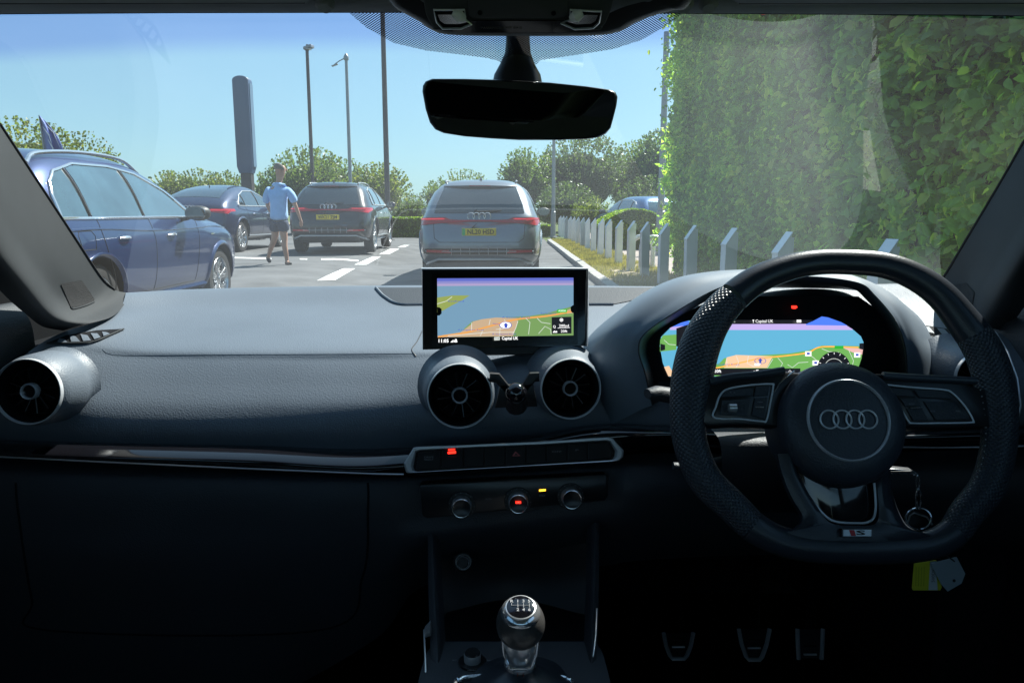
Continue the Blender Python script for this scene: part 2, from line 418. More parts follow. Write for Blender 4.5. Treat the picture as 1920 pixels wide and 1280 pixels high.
# ---- bollards: folded grey steel angle posts with slanted tops
mat('bollard_paint', (.68, .70, .72), .4, .3, bump=.1, bscale=60, var=.06, vscale=6)
def bollard():
    t = thing('bollard', '', 'bollard')
    h = .88; mb = MB()
    # box section with the top cut on the slant, high edge to the right
    a, b = .055, .045
    mb.add([(-a, -b, 0), (a, -b, 0), (a, b, 0), (-a, b, 0), (-a, -b, h-.16), (a, -b, h), (a, b, h), (-a, b, h-.16)],
           [(0, 1, 5, 4), (1, 2, 6, 5), (2, 3, 7, 6), (3, 0, 4, 7), (0, 3, 2, 1), (4, 5, 6, 7)])
    obj('post', mb, M('bollard_paint'), t, smooth=False, local=True)
    c = MB(); th = .012
    c.add([(-a-.004, -b-.004, h-.158), (a+.004, -b-.004, h+.002), (a+.004, b+.004, h+.002), (-a-.004, b+.004, h-.158),
           (-a-.004, -b-.004, h-.158+th), (a+.004, -b-.004, h+.002+th), (a+.004, b+.004, h+.002+th), (-a-.004, b+.004, h-.158+th)],
          [(4, 5, 6, 7), (3, 2, 1, 0), (0, 1, 5, 4), (1, 2, 6, 5), (2, 3, 7, 6), (3, 0, 4, 7)])
    obj('cap_plate', c, M('bollard_paint'), t, smooth=False, local=True)
    r = MB().box((a+.012, -b+.012, (h-.02)/2), (.022, .02, h-.04)); obj('edge_flange', r, M('bollard_paint'), t, smooth=False, local=True)
    return t
xs = [1645, 1460, 1360, 1291, 1240, 1206, 1180, 1157, 1138, 1123, 1110, 1099, 1090, 1081, 1073, 1066, 1059, 1053, 1048]
ordn = ['nearest', 'second nearest', 'third nearest', 'fourth nearest', 'fifth nearest', 'sixth nearest', 'seventh nearest', 'eighth nearest', 'ninth nearest', 'tenth nearest',
        'eleventh nearest', 'twelfth nearest', 'thirteenth nearest', 'fourteenth nearest', 'fifteenth nearest', 'fourth from the far end', 'third from the far end', 'second from the far end', 'farthest']
where = ['tipped above the right side of the steering wheel, nearest of all', 'tipped above the left side of the steering wheel', 'third nearest, fully in front of the big hedge', 'fourth nearest, against the left end of the big hedge']
proto = bollard()
for i, px in enumerate(xs):
    Y = 1442*2.13/(px-960)*.995
    b_ = proto if i == 0 else copy_tree(proto)
    b_.location = (2.13, Y, .085); b_.rotation_euler = (random.uniform(-.015, .015), random.uniform(-.015, .015), R(12+random.uniform(-5, 5)))
    lab = ('grey slant-topped bollard %s' % (where[i],)) if i < 4 else 'grey slant-topped steel bollard, %s of the row on the verge' % ordn[i]
    tag(b_, lab, 'bollard', 'slant-topped bollards along the verge')

# ---- the tall hedge wall on the right
def hedge():
    t = thing('tall_hedge', 'very tall clipped beech hedge filling the right side of the windscreen', 'hedge', (3.1, 8, 0))
    H = 4.75; Y0, Y1 = 1.2, 13.1
    def face(y, z): # x of the hedge's road side
        return 2.78 + .16*noise.noise((y*.7, z*.8, 1.))+.07*noise.noise((y*2.6, z*2.4, 5.)) + .12*max(0, z-3.6)**2
    def endy(x, z): return Y1 + .35*noise.noise((x*1.1, z*.9, 9.))+.10*noise.noise((x*3, z*2.6, 2.))-.10*max(0, z-3)
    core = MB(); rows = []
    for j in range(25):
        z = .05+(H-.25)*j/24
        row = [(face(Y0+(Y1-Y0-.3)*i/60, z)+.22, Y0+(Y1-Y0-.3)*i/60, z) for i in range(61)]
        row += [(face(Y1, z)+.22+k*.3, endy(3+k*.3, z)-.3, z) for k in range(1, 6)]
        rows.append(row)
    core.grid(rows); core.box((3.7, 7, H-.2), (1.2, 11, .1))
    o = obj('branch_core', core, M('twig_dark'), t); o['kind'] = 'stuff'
    n = 60000
    u = np.random.rand(n); y = Y0+(Y1-Y0)*u**.9; z = np.random.uniform(.02, H, n); dep = np.abs(np.random.normal(0, .15, n))
    C = np.array([(face(a, b)+.12-.0+d-.12*min(1, 0), a, b) for a, b, d in zip(y, z, dep-.14)])
    S = np.random.uniform(.055, .13, n)*np.random.uniform(.75, 1.1, n)*np.where(y < 7, 1.12, .92)
    C2 = np.array([(x_, endy(x_, z_)-abs(random.gauss(0, .09)), z_) for x_, z_ in zip(np.random.uniform(2.75, 4.2, 9000), np.random.uniform(.02, H, 9000))])
    S2 = np.random.uniform(.06, .11, 9000)
    me = quads_mesh('leaves', C, S, M('hedge_leaf'), flat=(-.5, -.3, .35), aspect=.62, fold=.10)
    o = link('leaves', me, t); o['kind'] = 'stuff'
    me = quads_mesh('end_leaves', C2, S2, M('hedge_leaf'), flat=(-.3, .4, .5), aspect=.8, fold=.10)
    o = link('end_leaves', me, t); o['kind'] = 'stuff'
    # sprays poking out of the edge
    k = 9000; yy = Y1-.15+np.random.exponential(.17, k); zz = np.random.uniform(.8, H+.1, k)
    cl = np.array([noise.noise((b*3.1, 7., 1.)) for b in zz]); keep = cl*1.2+.15 > (yy-Y1)*1.6-.1; yy, zz = yy[keep], zz[keep]
    C3 = np.stack([np.random.uniform(2.66, 3.3, len(yy)), yy, zz], 1)
    me = quads_mesh('spray', C3, np.random.uniform(.05, .09, len(yy)), M('hedge_leaf'), aspect=.7, fold=.1); o = link('outer_sprays', me, t); o['kind'] = 'stuff'
    # clumps of shoots that break the outline at the far corner
    cc = []
    for q in range(95):
        yc = random.uniform(12.2, 13.5); zc = random.uniform(.5, H); xc = 2.84-abs(random.gauss(0, .10)); rr = random.uniform(.08, .24)
        cc.append(np.random.normal(size=(70, 3))*np.array([rr*.55, rr*.6, rr*.8])+np.array([xc, yc, zc]))
    cc = np.concatenate(cc); me = quads_mesh('shoots', cc, np.random.uniform(.05, .10, len(cc)), M('hedge_leaf'), aspect=.62, fold=.1, up_bias=.3); o = link('corner_shoots', me, t); o['kind'] = 'stuff'
    # the nearest leaves one by one
    shapes = []
    for q in range(6):
        L = 1.0; W_ = .24+.05*random.random(); mid = []; mb = MB(); nn = 5; cur = random.uniform(.05, .16); fo = random.uniform(.05, .13)
        rows = []
        for i in range(nn+1):
            s = i/nn; wv = W_*math.sin(PI*min(1, s*.93+.03))**.8*(1-.25*s) if 0 < s < 1 else .004
            zc = -cur*(2*s-1)**2
            rows.append([(-.5*L+s*L, -wv, zc+fo*wv*2), (-.5*L+s*L, 0, zc), (-.5*L+s*L, wv, zc+fo*wv*2)])
        mb.grid(rows); shapes.append(mb.mesh('leaf', M('hedge_leaf'), True))
    cnt = 0
    while cnt < 290:
        y = random.uniform(3.4, 6.2); z = random.uniform(.75, 2.75)
        x = face(y, z)-random.uniform(.0, .07)
        o = link('leaf', shapes[cnt % 6], t, local=True); s = random.uniform(.08, .13)
        nrm = Vector((-.75, -.45, .35))+Vector((random.gauss(0, .4), random.gauss(0, .4), random.gauss(0, .4)))
        q = nrm.to_track_quat('Z', 'X').to_matrix() @ Matrix.Rotation(random.uniform(-2.6, -.6), 3, 'Z')
        o.matrix_basis = Matrix.Translation(Vector((x-3.1, y-8, z))) @ q.to_4x4() @ Matrix.Scale(s, 4)
        cnt += 1
    return t
hedge()

# ---- trees and shrubs: trunk with limbs, crown of many leaf clumps
def blob_pts(n, c, r, lobes, seed, shell=.55):
    rng = np.random.default_rng(seed); c = np.array(c); r = np.array(r)
    L = rng.normal(size=(lobes, 3)); L /= np.linalg.norm(L, axis=1)[:, None]; L[:, 2] = np.abs(L[:, 2])*.9-.25
    Lc = c+L*r*rng.uniform(.35, .75, (lobes, 1)); Lr = rng.uniform(.28, .5, lobes)
    k = rng.integers(0, lobes, n); d = rng.normal(size=(n, 3)); d /= np.linalg.norm(d, axis=1)[:, None]
    rad = shell+(1-shell)*rng.random(n)**.6; rad *= 1+.15*rng.normal(size=n)
    # twiggy clumps
    return Lc[k]+d*(rad*Lr[k])[:, None]*r
def tree(name, lab, cat, c, r, n, leaf, mt, seed, lobes=16, trunk=True, group=None):
    """c: crown centre in world; r: radii"""
    base = Vector((c[0], c[1], 0))
    t = thing(name, lab, cat, base, 0, group)
    rng = np.random.default_rng(seed)
    n = int(n*3); leaf *= .62; C = blob_pts(n, c, r, lobes, seed)
    # spiky sprays round the outline
    k = n//12; d = rng.normal(size=(k//8, 3)); d /= np.linalg.norm(d, axis=1)[:, None]; d[:, 2] = np.abs(d[:, 2])
    st = np.array(c)+d*np.array(r)*.85; dirs = d+np.array([0, 0, .35])
    S3 = (st[:, None]+dirs[:, None]*rng.random((len(st), 8))[:, :, None]*(.28*np.mean(r))).reshape(-1, 3)
    C = np.concatenate([C, S3]); C = C[C[:, 2] > .05]
    me = quads_mesh('crown', C, rng.uniform(.6, 1.3, len(C))*leaf, M(mt), aspect=.6, up_bias=.25)
    o = link('crown', me, t); 
    # dark blobs for the crown's shaded heart, so it is not see-through
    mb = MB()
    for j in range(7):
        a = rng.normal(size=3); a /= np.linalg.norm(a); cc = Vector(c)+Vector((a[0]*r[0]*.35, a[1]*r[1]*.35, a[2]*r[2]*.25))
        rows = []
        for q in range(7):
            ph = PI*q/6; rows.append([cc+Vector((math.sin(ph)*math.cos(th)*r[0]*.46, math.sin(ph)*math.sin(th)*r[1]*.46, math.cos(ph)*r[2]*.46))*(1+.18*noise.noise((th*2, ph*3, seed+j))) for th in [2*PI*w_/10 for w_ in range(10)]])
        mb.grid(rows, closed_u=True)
    o = obj('crown_fill', mb, mat('crown_shade', (.035, .055, .025), .95, spec=.05, var=.5, vscale=2.5, bump=.8, bscale=6), t)
    if trunk:
        mb = MB(); top = Vector(c)
        mb.tube([(c[0], c[1], -.1), (c[0]+.1, c[1], c[2]*.4), (c[0], c[1]+.1, c[2])], [.18, .14, .07], 8)
        for j in range(6):
            a = 2*PI*j/6+rng.random(); e = Vector((c[0]+math.cos(a)*r[0]*.75, c[1]+math.sin(a)*r[1]*.75, c[2]+r[2]*rng.uniform(.0, .6)))
            mb.tube([(c[0], c[1], c[2]*.45), Vector((c[0], c[1], c[2]*.7)).lerp(e, .5), e], [.08, .05, .02], 6)
        obj('trunk', mb, M('bark'), t)
    return t
def tr_px(name, lab, cat, px0, px1, pytop, pybot, Y, n, leaf, mt, seed, group=None, depth=None, lobes=16, trunk=True):
    a = P(px0, pybot, Y); b = P(px1, pytop, Y)
    cx = (a.x+b.x)/2; rx = abs(b.x-a.x)/2; zt = b.z; zb = max(0, a.z); cz = (zt+zb)/2; rz = (zt-zb)/2
    return tree(name, lab, cat, (cx, Y+(depth or rx)*.4, cz), (rx, depth or rx, rz), n, leaf, M and mt, seed, lobes, trunk, group)
T = 'trees along the edge of the car park'
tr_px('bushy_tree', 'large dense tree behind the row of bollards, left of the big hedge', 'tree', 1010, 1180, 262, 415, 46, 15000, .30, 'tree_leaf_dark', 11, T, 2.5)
tr_px('bushy_tree', 'dense tree between the pale lamp post and the big hedge', 'tree', 1130, 1300, 275, 415, 50, 14000, .30, 'tree_leaf', 12, T, 2.5)
tr_px('bushy_tree', 'spreading tree with loose twigs just right of the grey car', 'tree', 938, 1040, 285, 415, 44, 8000, .26, 'tree_leaf', 13, T, 2)
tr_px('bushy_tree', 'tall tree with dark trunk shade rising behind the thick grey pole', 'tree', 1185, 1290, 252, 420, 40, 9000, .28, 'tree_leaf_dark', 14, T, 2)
tr_px('bushy_tree', 'small tree showing over the roof of the grey car', 'tree', 812, 920, 326, 410, 60, 6000, .26, 'tree_leaf', 15, T, 2)
tr_px('bushy_tree', 'small round tree at the left shoulder of the grey car', 'tree', 790, 850, 345, 412, 54, 4500, .24, 'tree_leaf', 16, T, 2)
tr_px('bushy_tree', 'twiggy tree rising behind the walking man', 'tree', 500, 640, 287, 430, 34, 11000, .24, 'tree_leaf', 17, T, 2)
tr_px('bushy_tree', 'tree behind the black car roof between the two slim posts', 'tree', 585, 690, 308, 430, 36, 8000, .24, 'tree_leaf', 18, T, 2)
tr_px('bushy_tree', 'yellowish tree behind the tallest dark pole', 'tree', 655, 762, 318, 430, 35, 9000, .24, 'shrub_leaf', 19, T, 2)
tr_px('bushy_tree', 'low tree just left of the walking man and right of the sign pylon', 'tree', 460, 540, 335, 430, 34, 5000, .24, 'tree_leaf', 20, T, 2)
S_ = 'low shrubs on the horizon at the left'
for k, (a, b, c) in enumerate([(278, 345, 331), (330, 400, 327), (385, 455, 332)]):
    tr_px('shrub', ['yellow-green shrub just right of the near blue car roof', 'middle shrub above the blue coupe roof', 'yellow-green shrub at the foot of the sign pylon'][k], 'shrub', a, b, c, 400, 40, 5000, .24, 'shrub_leaf', 30+k, S_, 2, trunk=False)
tr_px('bushy_tree', 'tree at the far left beside the pillar, behind the blue flag', 'tree', -60, 100, 236, 380, 24, 9000, .18, 'shrub_leaf', 41, T, 2)
tr_px('bushy_tree', 'lower tree right of the blue flag above the blue car', 'tree', 70, 172, 256, 380, 25, 6000, .17, 'shrub_leaf', 42, T, 2)
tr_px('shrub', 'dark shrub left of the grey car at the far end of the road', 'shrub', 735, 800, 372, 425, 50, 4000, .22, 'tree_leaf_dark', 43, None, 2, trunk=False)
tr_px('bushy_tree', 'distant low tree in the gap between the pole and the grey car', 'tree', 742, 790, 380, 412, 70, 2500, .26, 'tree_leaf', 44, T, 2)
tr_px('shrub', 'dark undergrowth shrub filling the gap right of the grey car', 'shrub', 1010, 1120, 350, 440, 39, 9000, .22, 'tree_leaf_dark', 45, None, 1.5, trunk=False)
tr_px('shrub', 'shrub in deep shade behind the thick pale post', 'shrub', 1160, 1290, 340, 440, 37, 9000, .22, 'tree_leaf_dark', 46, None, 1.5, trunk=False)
tr_px('shrub', 'pale yellow flowering dome shrub behind the bollards', 'shrub', 1075, 1150, 376, 440, 30, 5000, .13, 'shrub_leaf', 47, None, 1.2, trunk=False)
def clipped(name, lab, x0, x1, y0, y1, z0, z1, dome, n, leaf, mt, cat='hedge'):
    t = thing(name, lab, cat, ((x0+x1)/2, (y0+y1)/2, z0))
    x = np.random.uniform(x0, x1, n); y = np.random.uniform(y0, y1, n); u = (x-x0)/(x1-x0)*2-1
    top = z1-dome*u*u; side = np.random.rand(n) < .6
    z = np.where(side, z0+(top-z0)*np.random.rand(n), top-np.abs(np.random.normal(0, .05, n)))
    y = np.where(side, y0+np.abs(np.random.normal(0, .06, n)), y)
    C = np.stack([x, y, z], 1)
    link('leaves', quads_mesh('leaves', C, np.random.uniform(.6, 1.2, n)*leaf, M(mt), up_bias=.5), t)['kind'] = 'stuff'
    mb = MB(); rows = []
    for k in range(13):
        u = -1+2*k/12; xx = x0+.04+(x1-x0-.08)*k/12; tz = z1-.08-dome*u*u
        rows.append([(xx, y0+.08, z0), (xx, y0+.08, tz), (xx, y1-.05, tz), (xx, y1-.05, z0)])
    mb.grid(rows); obj('branch_core', mb, M('twig_dark'), t)
    return t
a = P(1126, 440, 22); b = P(1262, 392, 22)
clipped('topiary_bush', 'round-topped clipped bush with bright lime top behind the bollards', a.x, b.x, 22, 24, .05, b.z, .42, 16000, .09, 'topiary_leaf', 'bush')
a = P(738, 452, 30); b = P(800, 408, 30)
clipped('low_hedge', 'low bright green clipped hedge between the black car and the grey car', a.x-1.0, b.x+1.2, 30, 32, .05, b.z, 0, 12000, .12, 'topiary_leaf')
a = P(1000, 452, 34); b = P(1045, 424, 34)
clipped('low_hedge', 'small low hedge at the foot of the pale lamp post', a.x, b.x, 36, 37, .05, b.z, 0, 3000, .12, 'topiary_leaf')

# ---- lamp posts, poles, pylon, flag
mat('dark_pole', (.055, .05, .055), .5, .3, bump=.1, bscale=30, var=.1)
mat('grey_pole', (.26, .28, .30), .45, .5, bump=.1, bscale=30, var=.1)
mat('pylon_blue', (.045, .09, .17), .45, bump=.05, bscale=20, var=.04, vscale=2)
mat('lamp_lens', (.6, .6, .58), .3)
def pole(name, lab, cat, px, ptop, pbx, Y, r, mt, kind=None, base=.0):
    a = P(px, ptop, Y); t = thing(name, lab, cat, (a.x, Y, base))
    mb = MB().tube([(a.x, Y, base-.1), (a.x, Y, base+1.1), (a.x, Y, base+1.12), (a.x, Y, a.z)], [r*1.35, r*1.3, r, r*.75], 12)
    obj('post', mb, M(mt), t)
    mb = MB().lathe([(r*2.4, 0), (r*2.4, .03), (r*1.5, .05)], (a.x, Y, base), (0, 0, 1), 16); obj('base_plate', mb, M(mt), t)
    if kind == 'head':
        mb = MB().prism([(a.x-.12, Y-.15, a.z+.02), (a.x+.20, Y-.15, a.z+.12), (a.x+.26, Y+.15, a.z+.12), (a.x-.08, Y+.15, a.z+.0)], (0, .02, -.10), bev=.02)
        obj('lamp_head', mb, M('grey_pole'), t); mb = MB().box((a.x+.06, Y, a.z-.06), (.2, .2, .03)); obj('lens', mb, M('lamp_lens'), t)
        mb = MB().tube([(a.x, Y, a.z-.1), (a.x+.05, Y, a.z+.12)], r*.9, 10); obj('bracket', mb, M(mt), t)
    if kind == 'arm':
        e = P(627, 121, Y)
        obj('arm', MB().tube([(a.x, Y, a.z+.0), (a.x-.25, Y, a.z-.12), e], [.022, .02, .018], 8), M(mt), t)
        obj('lamp_head', MB().prism([e+Vector((-.10, -.08, -.05)), e+Vector((.12, -.08, .03)), e+Vector((.12, .10, .03)), e+Vector((-.10, .10, -.05))], (0, 0, -.03), bev=.015), M('grey_pole'), t)
        obj('finial', MB().lathe([(.09, -.1), (.11, 0), (.05, .12), (0, .16)], (a.x, Y, a.z), (0, 0, 1), 12), M(mt), t)
    return t
pole('street_lamp', 'slim dark lamp post with a flat flared head, nearest the sign pylon', 'street lamp', 575.5, 90, 580, 33, .085, 'dark_pole', 'head', .15)
pole('street_lamp', 'slim grey lamp post with a thin arm pointing left', 'street lamp', 649, 108, 656, 31, .075, 'grey_pole', 'arm', .15)
pole('tall_pole', 'tall dark pole running out of the top of the view, behind the black car', 'pole', 713.5, -120, 721, 27, .095, 'dark_pole', None, .15)
pole('flag_pole', 'pale grey post hanging below the mirror, behind the bollards', 'pole', 1039, 215, 1036, 34, .085, 'grey_pole', None, .05)
pole('lamp_column', 'thick pale grey post at the left edge of the big hedge', 'pole', 1250, 60, 1246, 19, .085, 'grey_pole', None, .05)
def pylon():
    Y = 27; a = P(432, 150, Y); b = P(462, 150, Y); c = P(445, 318, Y); d = P(478, 318, Y)
    cx = (a.x+b.x)/2; w_ = (b.x-a.x)/2*1.02; cx = (cx+(c.x+d.x)/2)/2
    t = thing('sign_pylon', 'tall rounded dark blue sign pylon seen edge-on on a short dark post', 'sign', (cx, Y, .15))
    pts = []
    for k in range(9):
        th = PI*k/8; pts.append((cx+w_*math.cos(th), Y, a.z+.15*math.sin(th)))
    zb = c.z
    pts += [(cx-w_, Y, zb+.1), (cx-w_*.75, Y, zb-.12), (cx+w_*.75, Y, zb-.12), (cx+w_, Y, zb+.1)]
    obj('sign_panel', MB().prism(pts, (0, .40, 0), bev=.03), M('pylon_blue'), t)
    obj('side_fin', MB().box((cx+w_+.012, Y+.22, (zb+a.z)/2), (.03, .3, (a.z-zb)-.2)), mat('pylon_edge', (.10, .17, .26), .4), t, smooth=False)
    obj('post', MB().box((cx, Y+.22, zb/2), (.36, .3, zb)), M('dark_pole'), t, smooth=False)
    obj('base_plate', MB().box((cx, Y+.45, .18), (.7, .6, .06)), M('dark_pole'), t, smooth=False)
pylon()
def flag():
    Y = 20; t = thing('feather_flag', 'blue feather flag with white streaks above the near blue car', 'flag', P(82, 300, Y))
    mat('flag_cloth', (.12, .17, .42), .6, bump=.2, bscale=8); mat('flag_white', (.7, .72, .8), .6)
    rows = []
    for k in range(13):
        s = k/12; l = (74+s*14, 218+s*90); r_ = (75+46*math.sin(min(1, s*1.15)*PI/2)**.9, 218+s*90)
        rows.append([P(l[0]+(r_[0]-l[0])*q/8, l[1], Y+.10*math.sin(q*1.1+s*3)) for q in range(9)])
    mb = MB().grid(rows); o = obj('cloth', mb, M('flag_cloth'), t); so = o.modifiers.new('s', 'SOLIDIFY'); so.thickness = .01
    for q, (a, b, c) in enumerate([(80, 238, 100), (84, 232, 112), (90, 262, 104)]):
        mb = MB().tube([P(a, b, Y-.13), P((a+c)/2+2, b+16, Y-.14), P(c, b+44, Y-.13)], [.01, .05, .015], 6, flat=.1); obj('white_stripe', mb, M('flag_white'), t)
    obj('flag_pole', MB().tube([(P(73, 216, Y)), P(77, 240, Y), P(90, 330, Y), (P(92, 340, Y).x, Y, .2)], [.012, .02, .03, .03], 8), M('grey_pole'), t)
flag()
def hoop(px, Y, lab):
    t = None; x = P(px, 460, Y).x; pts = [(x-.2, Y, 0), (x-.2, Y, .45)]+[(x-.2*math.cos(th), Y, .5+.2*math.sin(th)) for th in [PI*k/8 for k in range(9)]]+[(x+.2, Y, .45), (x+.2, Y, 0)]
    o = obj('cycle_hoop', MB().tube(pts, .045, 10), mat('white_pipe', (.62, .63, .65), .35, .3, var=.05)); tag(o, lab, 'cycle hoop', 'bent pipe hoops behind the bollards')
hoop(1204, 14.2, 'white bent pipe hoop standing behind the bollards, the left one'); hoop(1224, 13.6, 'white bent pipe hoop nearest the hedge, the right one')

# ================================================================ CARS
def lerp(a, b, t): return a+(b-a)*t
def key(tab, x):
    if x <= tab[0][0]: return tab[0][1]
    for (a, b), (c, d) in zip(tab, tab[1:]):
        if x <= c:
            f = (x-a)/(c-a); return b+(d-b)*f
    return tab[-1][1]
def skey(tab, x):   # smooth (Catmull-Rom style cubic) lookup
    n = len(tab)
    if x <= tab[0][0]: return tab[0][1]
    if x >= tab[-1][0]: return tab[-1][1]
    for k in range(n-1):
        if x <= tab[k+1][0]:
            x0, y0 = tab[k]; x1, y1 = tab[k+1]; h = x1-x0; f = (x-x0)/h
            m0 = (y1-tab[k-1][1])/(x1-tab[k-1][0]) if k > 0 else (y1-y0)/h
            m1 = (tab[k+2][1]-y0)/(tab[k+2][0]-x0) if k+2 < n else (y1-y0)/h
            return (2*f**3-3*f*f+1)*y0+(f**3-2*f*f+f)*h*m0+(-2*f**3+3*f*f)*y1+(f**3-f*f)*h*m1
mat('black_plastic', (.02, .021, .023), .5, bump=.2, bscale=80, var=.1)
mat('tyre', (.02, .02, .021), .8, bump=.3, bscale=40, var=.1)
mat('rim_silver', (.55, .56, .58), .25, .9, var=.03)
mat('rim_black', (.03, .03, .033), .25, .6, var=.03)
mat('tail_red', (.45, .012, .03), .15, coat=.5, var=.05)
mat('tail_lit', (.75, .03, .08), .2, var=.05)
mat('tail_glint', (.9, .04, .08), .2, emit=.35)  # lamps are off; this glow stands for sun reflected in the lens
mat('plate_yellow', (.72, .52, .04), .5, var=.03)
mat('plate_green', (.04, .45, .16), .5)
mat('print_black', (.01, .01, .01), .6)
mat('car_glass', (.012, .02, .026), .03, spec=.9, coat=1, var=.15, vscale=3)
mat('car_glass_blue', (.05, .10, .13), .03, spec=.9, coat=1, var=.35, vscale=2.2)
def paint(name, col, metal=.3):
    m = mat(name, col, .35, metal, coat=1, var=.02, vscale=2); return m
paint('paint_grey', (.20, .225, .26), .55); paint('paint_navy', (.012, .024, .075), .4); paint('paint_blue', (.016, .038, .13), .5); paint('paint_black', (.008, .010, .016), .2)
mat('silver_insert', (.42, .44, .47), .35, .6, var=.04); mat('diffuser_grey', (.09, .095, .10), .5, .2, var=.06)

def text_mesh(s, size, mt, bold=0, align='CENTER', width=None):
    cu = bpy.data.curves.new('lettering', 'FONT'); cu.body = s; cu.size = size; cu.align_x = align; cu.align_y = 'CENTER'; cu.offset = bold; cu.extrude = 0
    cu.resolution_u = 2
    o = bpy.data.objects.new('lettering_source', cu); COL.objects.link(o); dg = bpy.context.evaluated_depsgraph_get()
    me = bpy.data.meshes.new_from_object(o.evaluated_get(dg)); bpy.data.objects.remove(o); bpy.data.curves.remove(cu)
    me.materials.clear(); me.materials.append(mt)
    if width:
        xs_ = [v.co.x for v in me.vertices]; k = width/(max(xs_)-min(xs_))
        for v in me.vertices: v.co.x *= k
    return me
def basis(o, right, up):
    r = Vector(right).normalized(); u = Vector(up).normalized(); n = r.cross(u).normalized(); u = n.cross(r)
    return Matrix(((r.x, u.x, n.x, o[0]), (r.y, u.y, n.y, o[1]), (r.z, u.z, n.z, o[2]), (0, 0, 0, 1)))

class Car:
    def __init__(s, name, label, group, loc, rz, L, W, top, rear, front, side, pm, zb=.24, wheels=(.9, 3.75), wr=.37, clad=None):
        s.t = thing(name, label, 'car', loc, rz, group); s.L, s.W = L, W; s.wheels = wheels; s.wr = wr; s.pm = pm
        na, nb, nc = 22, 26, 64
        idx = {}; vs = []; fs = []
        def pos(a, b, c):
            rr = L/W; cm = math.copysign(max(0, 1-(1-abs(c))*rr), c); n = 6.5; n2 = 5
            mx = max(abs(a), abs(b), abs(cm)); sm = (abs(a)**n+abs(b)**n+abs(cm)**n2)**(1/n)
            r = mx/sm if sm > 1e-6 else 1
            a *= r; b *= r
            if abs(cm) > 0: cm *= r; c = math.copysign(1-(1-abs(cm))/rr, c)
            h = (b+1)/2; q = (c+1)/2
            zt = skey(top['z'], q); st = skey(top['s'], q); z = zb+h*(zt-zb); sb = L*q
            sl = lerp(sb, st, h**1.3)
            wr_ = max(0, 1-q/.16)**1.2; z0 = zb+h*(top['z'][0][1]-zb)
            sl += (skey(rear, z0)-lerp(0, top['s'][0][1], h**1.3))*wr_
            wf = max(0, 1-(1-q)/.1); z1 = zb+h*(top['z'][-1][1]-zb); sl += (key(front, z1)-lerp(L, top['s'][-1][1], h**1.3))*wf
            x = a*W/2*skey(side, z)
            x *= 1-.05*max(0, (q-.75)/.25)**2-.03*max(0, (.2-q)/.2)**2
            z += .035*(1-a*a)*h**4      # crown of roof and bonnet
            return (x, sl, z)
        def vid(i, j, k):
            kk = (i, j, k)
            if kk not in idx:
                idx[kk] = len(vs); vs.append(pos(-1+2*i/na, -1+2*j/nb, -1+2*k/nc))
            return idx[kk]
        for k in range(nc):
            for i in range(na):
                fs.append((vid(i, 0, k), vid(i+1, 0, k), vid(i+1, 0, k+1), vid(i, 0, k+1))); fs.append((vid(i, nb, k), vid(i, nb, k+1), vid(i+1, nb, k+1), vid(i+1, nb, k)))
            for j in range(nb):
                fs.append((vid(0, j, k), vid(0, j, k+1), vid(0, j+1, k+1), vid(0, j+1, k))); fs.append((vid(na, j, k), vid(na, j+1, k), vid(na, j+1, k+1), vid(na, j, k+1)))
        for i in range(na):
            for j in range(nb):
                fs.append((vid(i, j, 0), vid(i, j+1, 0), vid(i+1, j+1, 0), vid(i+1, j, 0))); fs.append((vid(i, j, nc), vid(i+1, j, nc), vid(i+1, j+1, nc), vid(i, j+1, nc)))
        me = bpy.data.meshes.new('body'); me.from_pydata(vs, [], fs); me.materials.append(pm); me.materials.append(M('black_plastic'))
        for p in me.polygons:
            p.use_smooth = True
            if p.center.z < (clad or .30): p.material_index = 1
        me.update(); bm = bmesh.new(); bm.from_mesh(me); bmesh.ops.recalc_face_normals(bm, faces=bm.faces); bm.to_mesh(me)
        s.bvh = BVHTree.FromBMesh(bm); bm.free()
        body = link('body', me, s.t, True); s.body = body
        cut = MB()
        for sx in (-1, 1):
            for wy in wheels: cut.lathe([(wr+.055, 0), (wr+.055, .62)], (sx*(W/2-.30), wy, wr), (sx, 0, 0), 40, mi=1)
        cme = cut.mesh('arch_cutter', [pm, M('black_plastic')]); co = bpy.data.objects.new('cutter', cme); COL.objects.link(co)
        co.parent = s.t
        md = body.modifiers.new('b', 'BOOLEAN'); md.operation = 'DIFFERENCE'; md.object = co; md.solver = 'EXACT'
        bpy.context.view_layer.update()
        nm = bpy.data.meshes.new_from_object(body.evaluated_get(bpy.context.evaluated_depsgraph_get())); body.modifiers.clear(); body.data = nm; nm.set_sharp_from_angle(angle=R(45))
        bpy.data.objects.remove(co)
        for sx in (-1, 1):
            for wy in wheels: s.arch(sx, wy)
    def hit(s, axis, u, v, sx=1):
        if axis == 'side': o = Vector((3*sx, u, v)); d = Vector((-sx, 0, 0))
        elif axis == 'rear': o = Vector((u, -3, v)); d = Vector((0, 1, 0))
        elif axis == 'front': o = Vector((u, 9, v)); d = Vector((0, -1, 0))
        else: o = Vector((u, v, 4)); d = Vector((0, 0, -1))
        h, n, _, _ = s.bvh.ray_cast(o, d)
        if h is None: return None, None
        if n.dot(d) > 0: n = -n
        return h, n
    def panel(s, name, poly, mt, axis='side', off=.006, sx=1, h=.06, parent=None):
        vs, fs = fill(poly, h); out = []
        for v in vs:
            p, n = s.hit(axis, v.x, v.y, sx)
            if p is None: p = out[-1]-Vector((0, 0, 0)) if out else Vector((0, 0, 1)); n = Vector((0, 0, 0))
            out.append(p+n*off)
        k = len(out); mb = MB().add(out, fs)
        return obj(name, mb, mt, parent or s.t, local=True, auto=60)
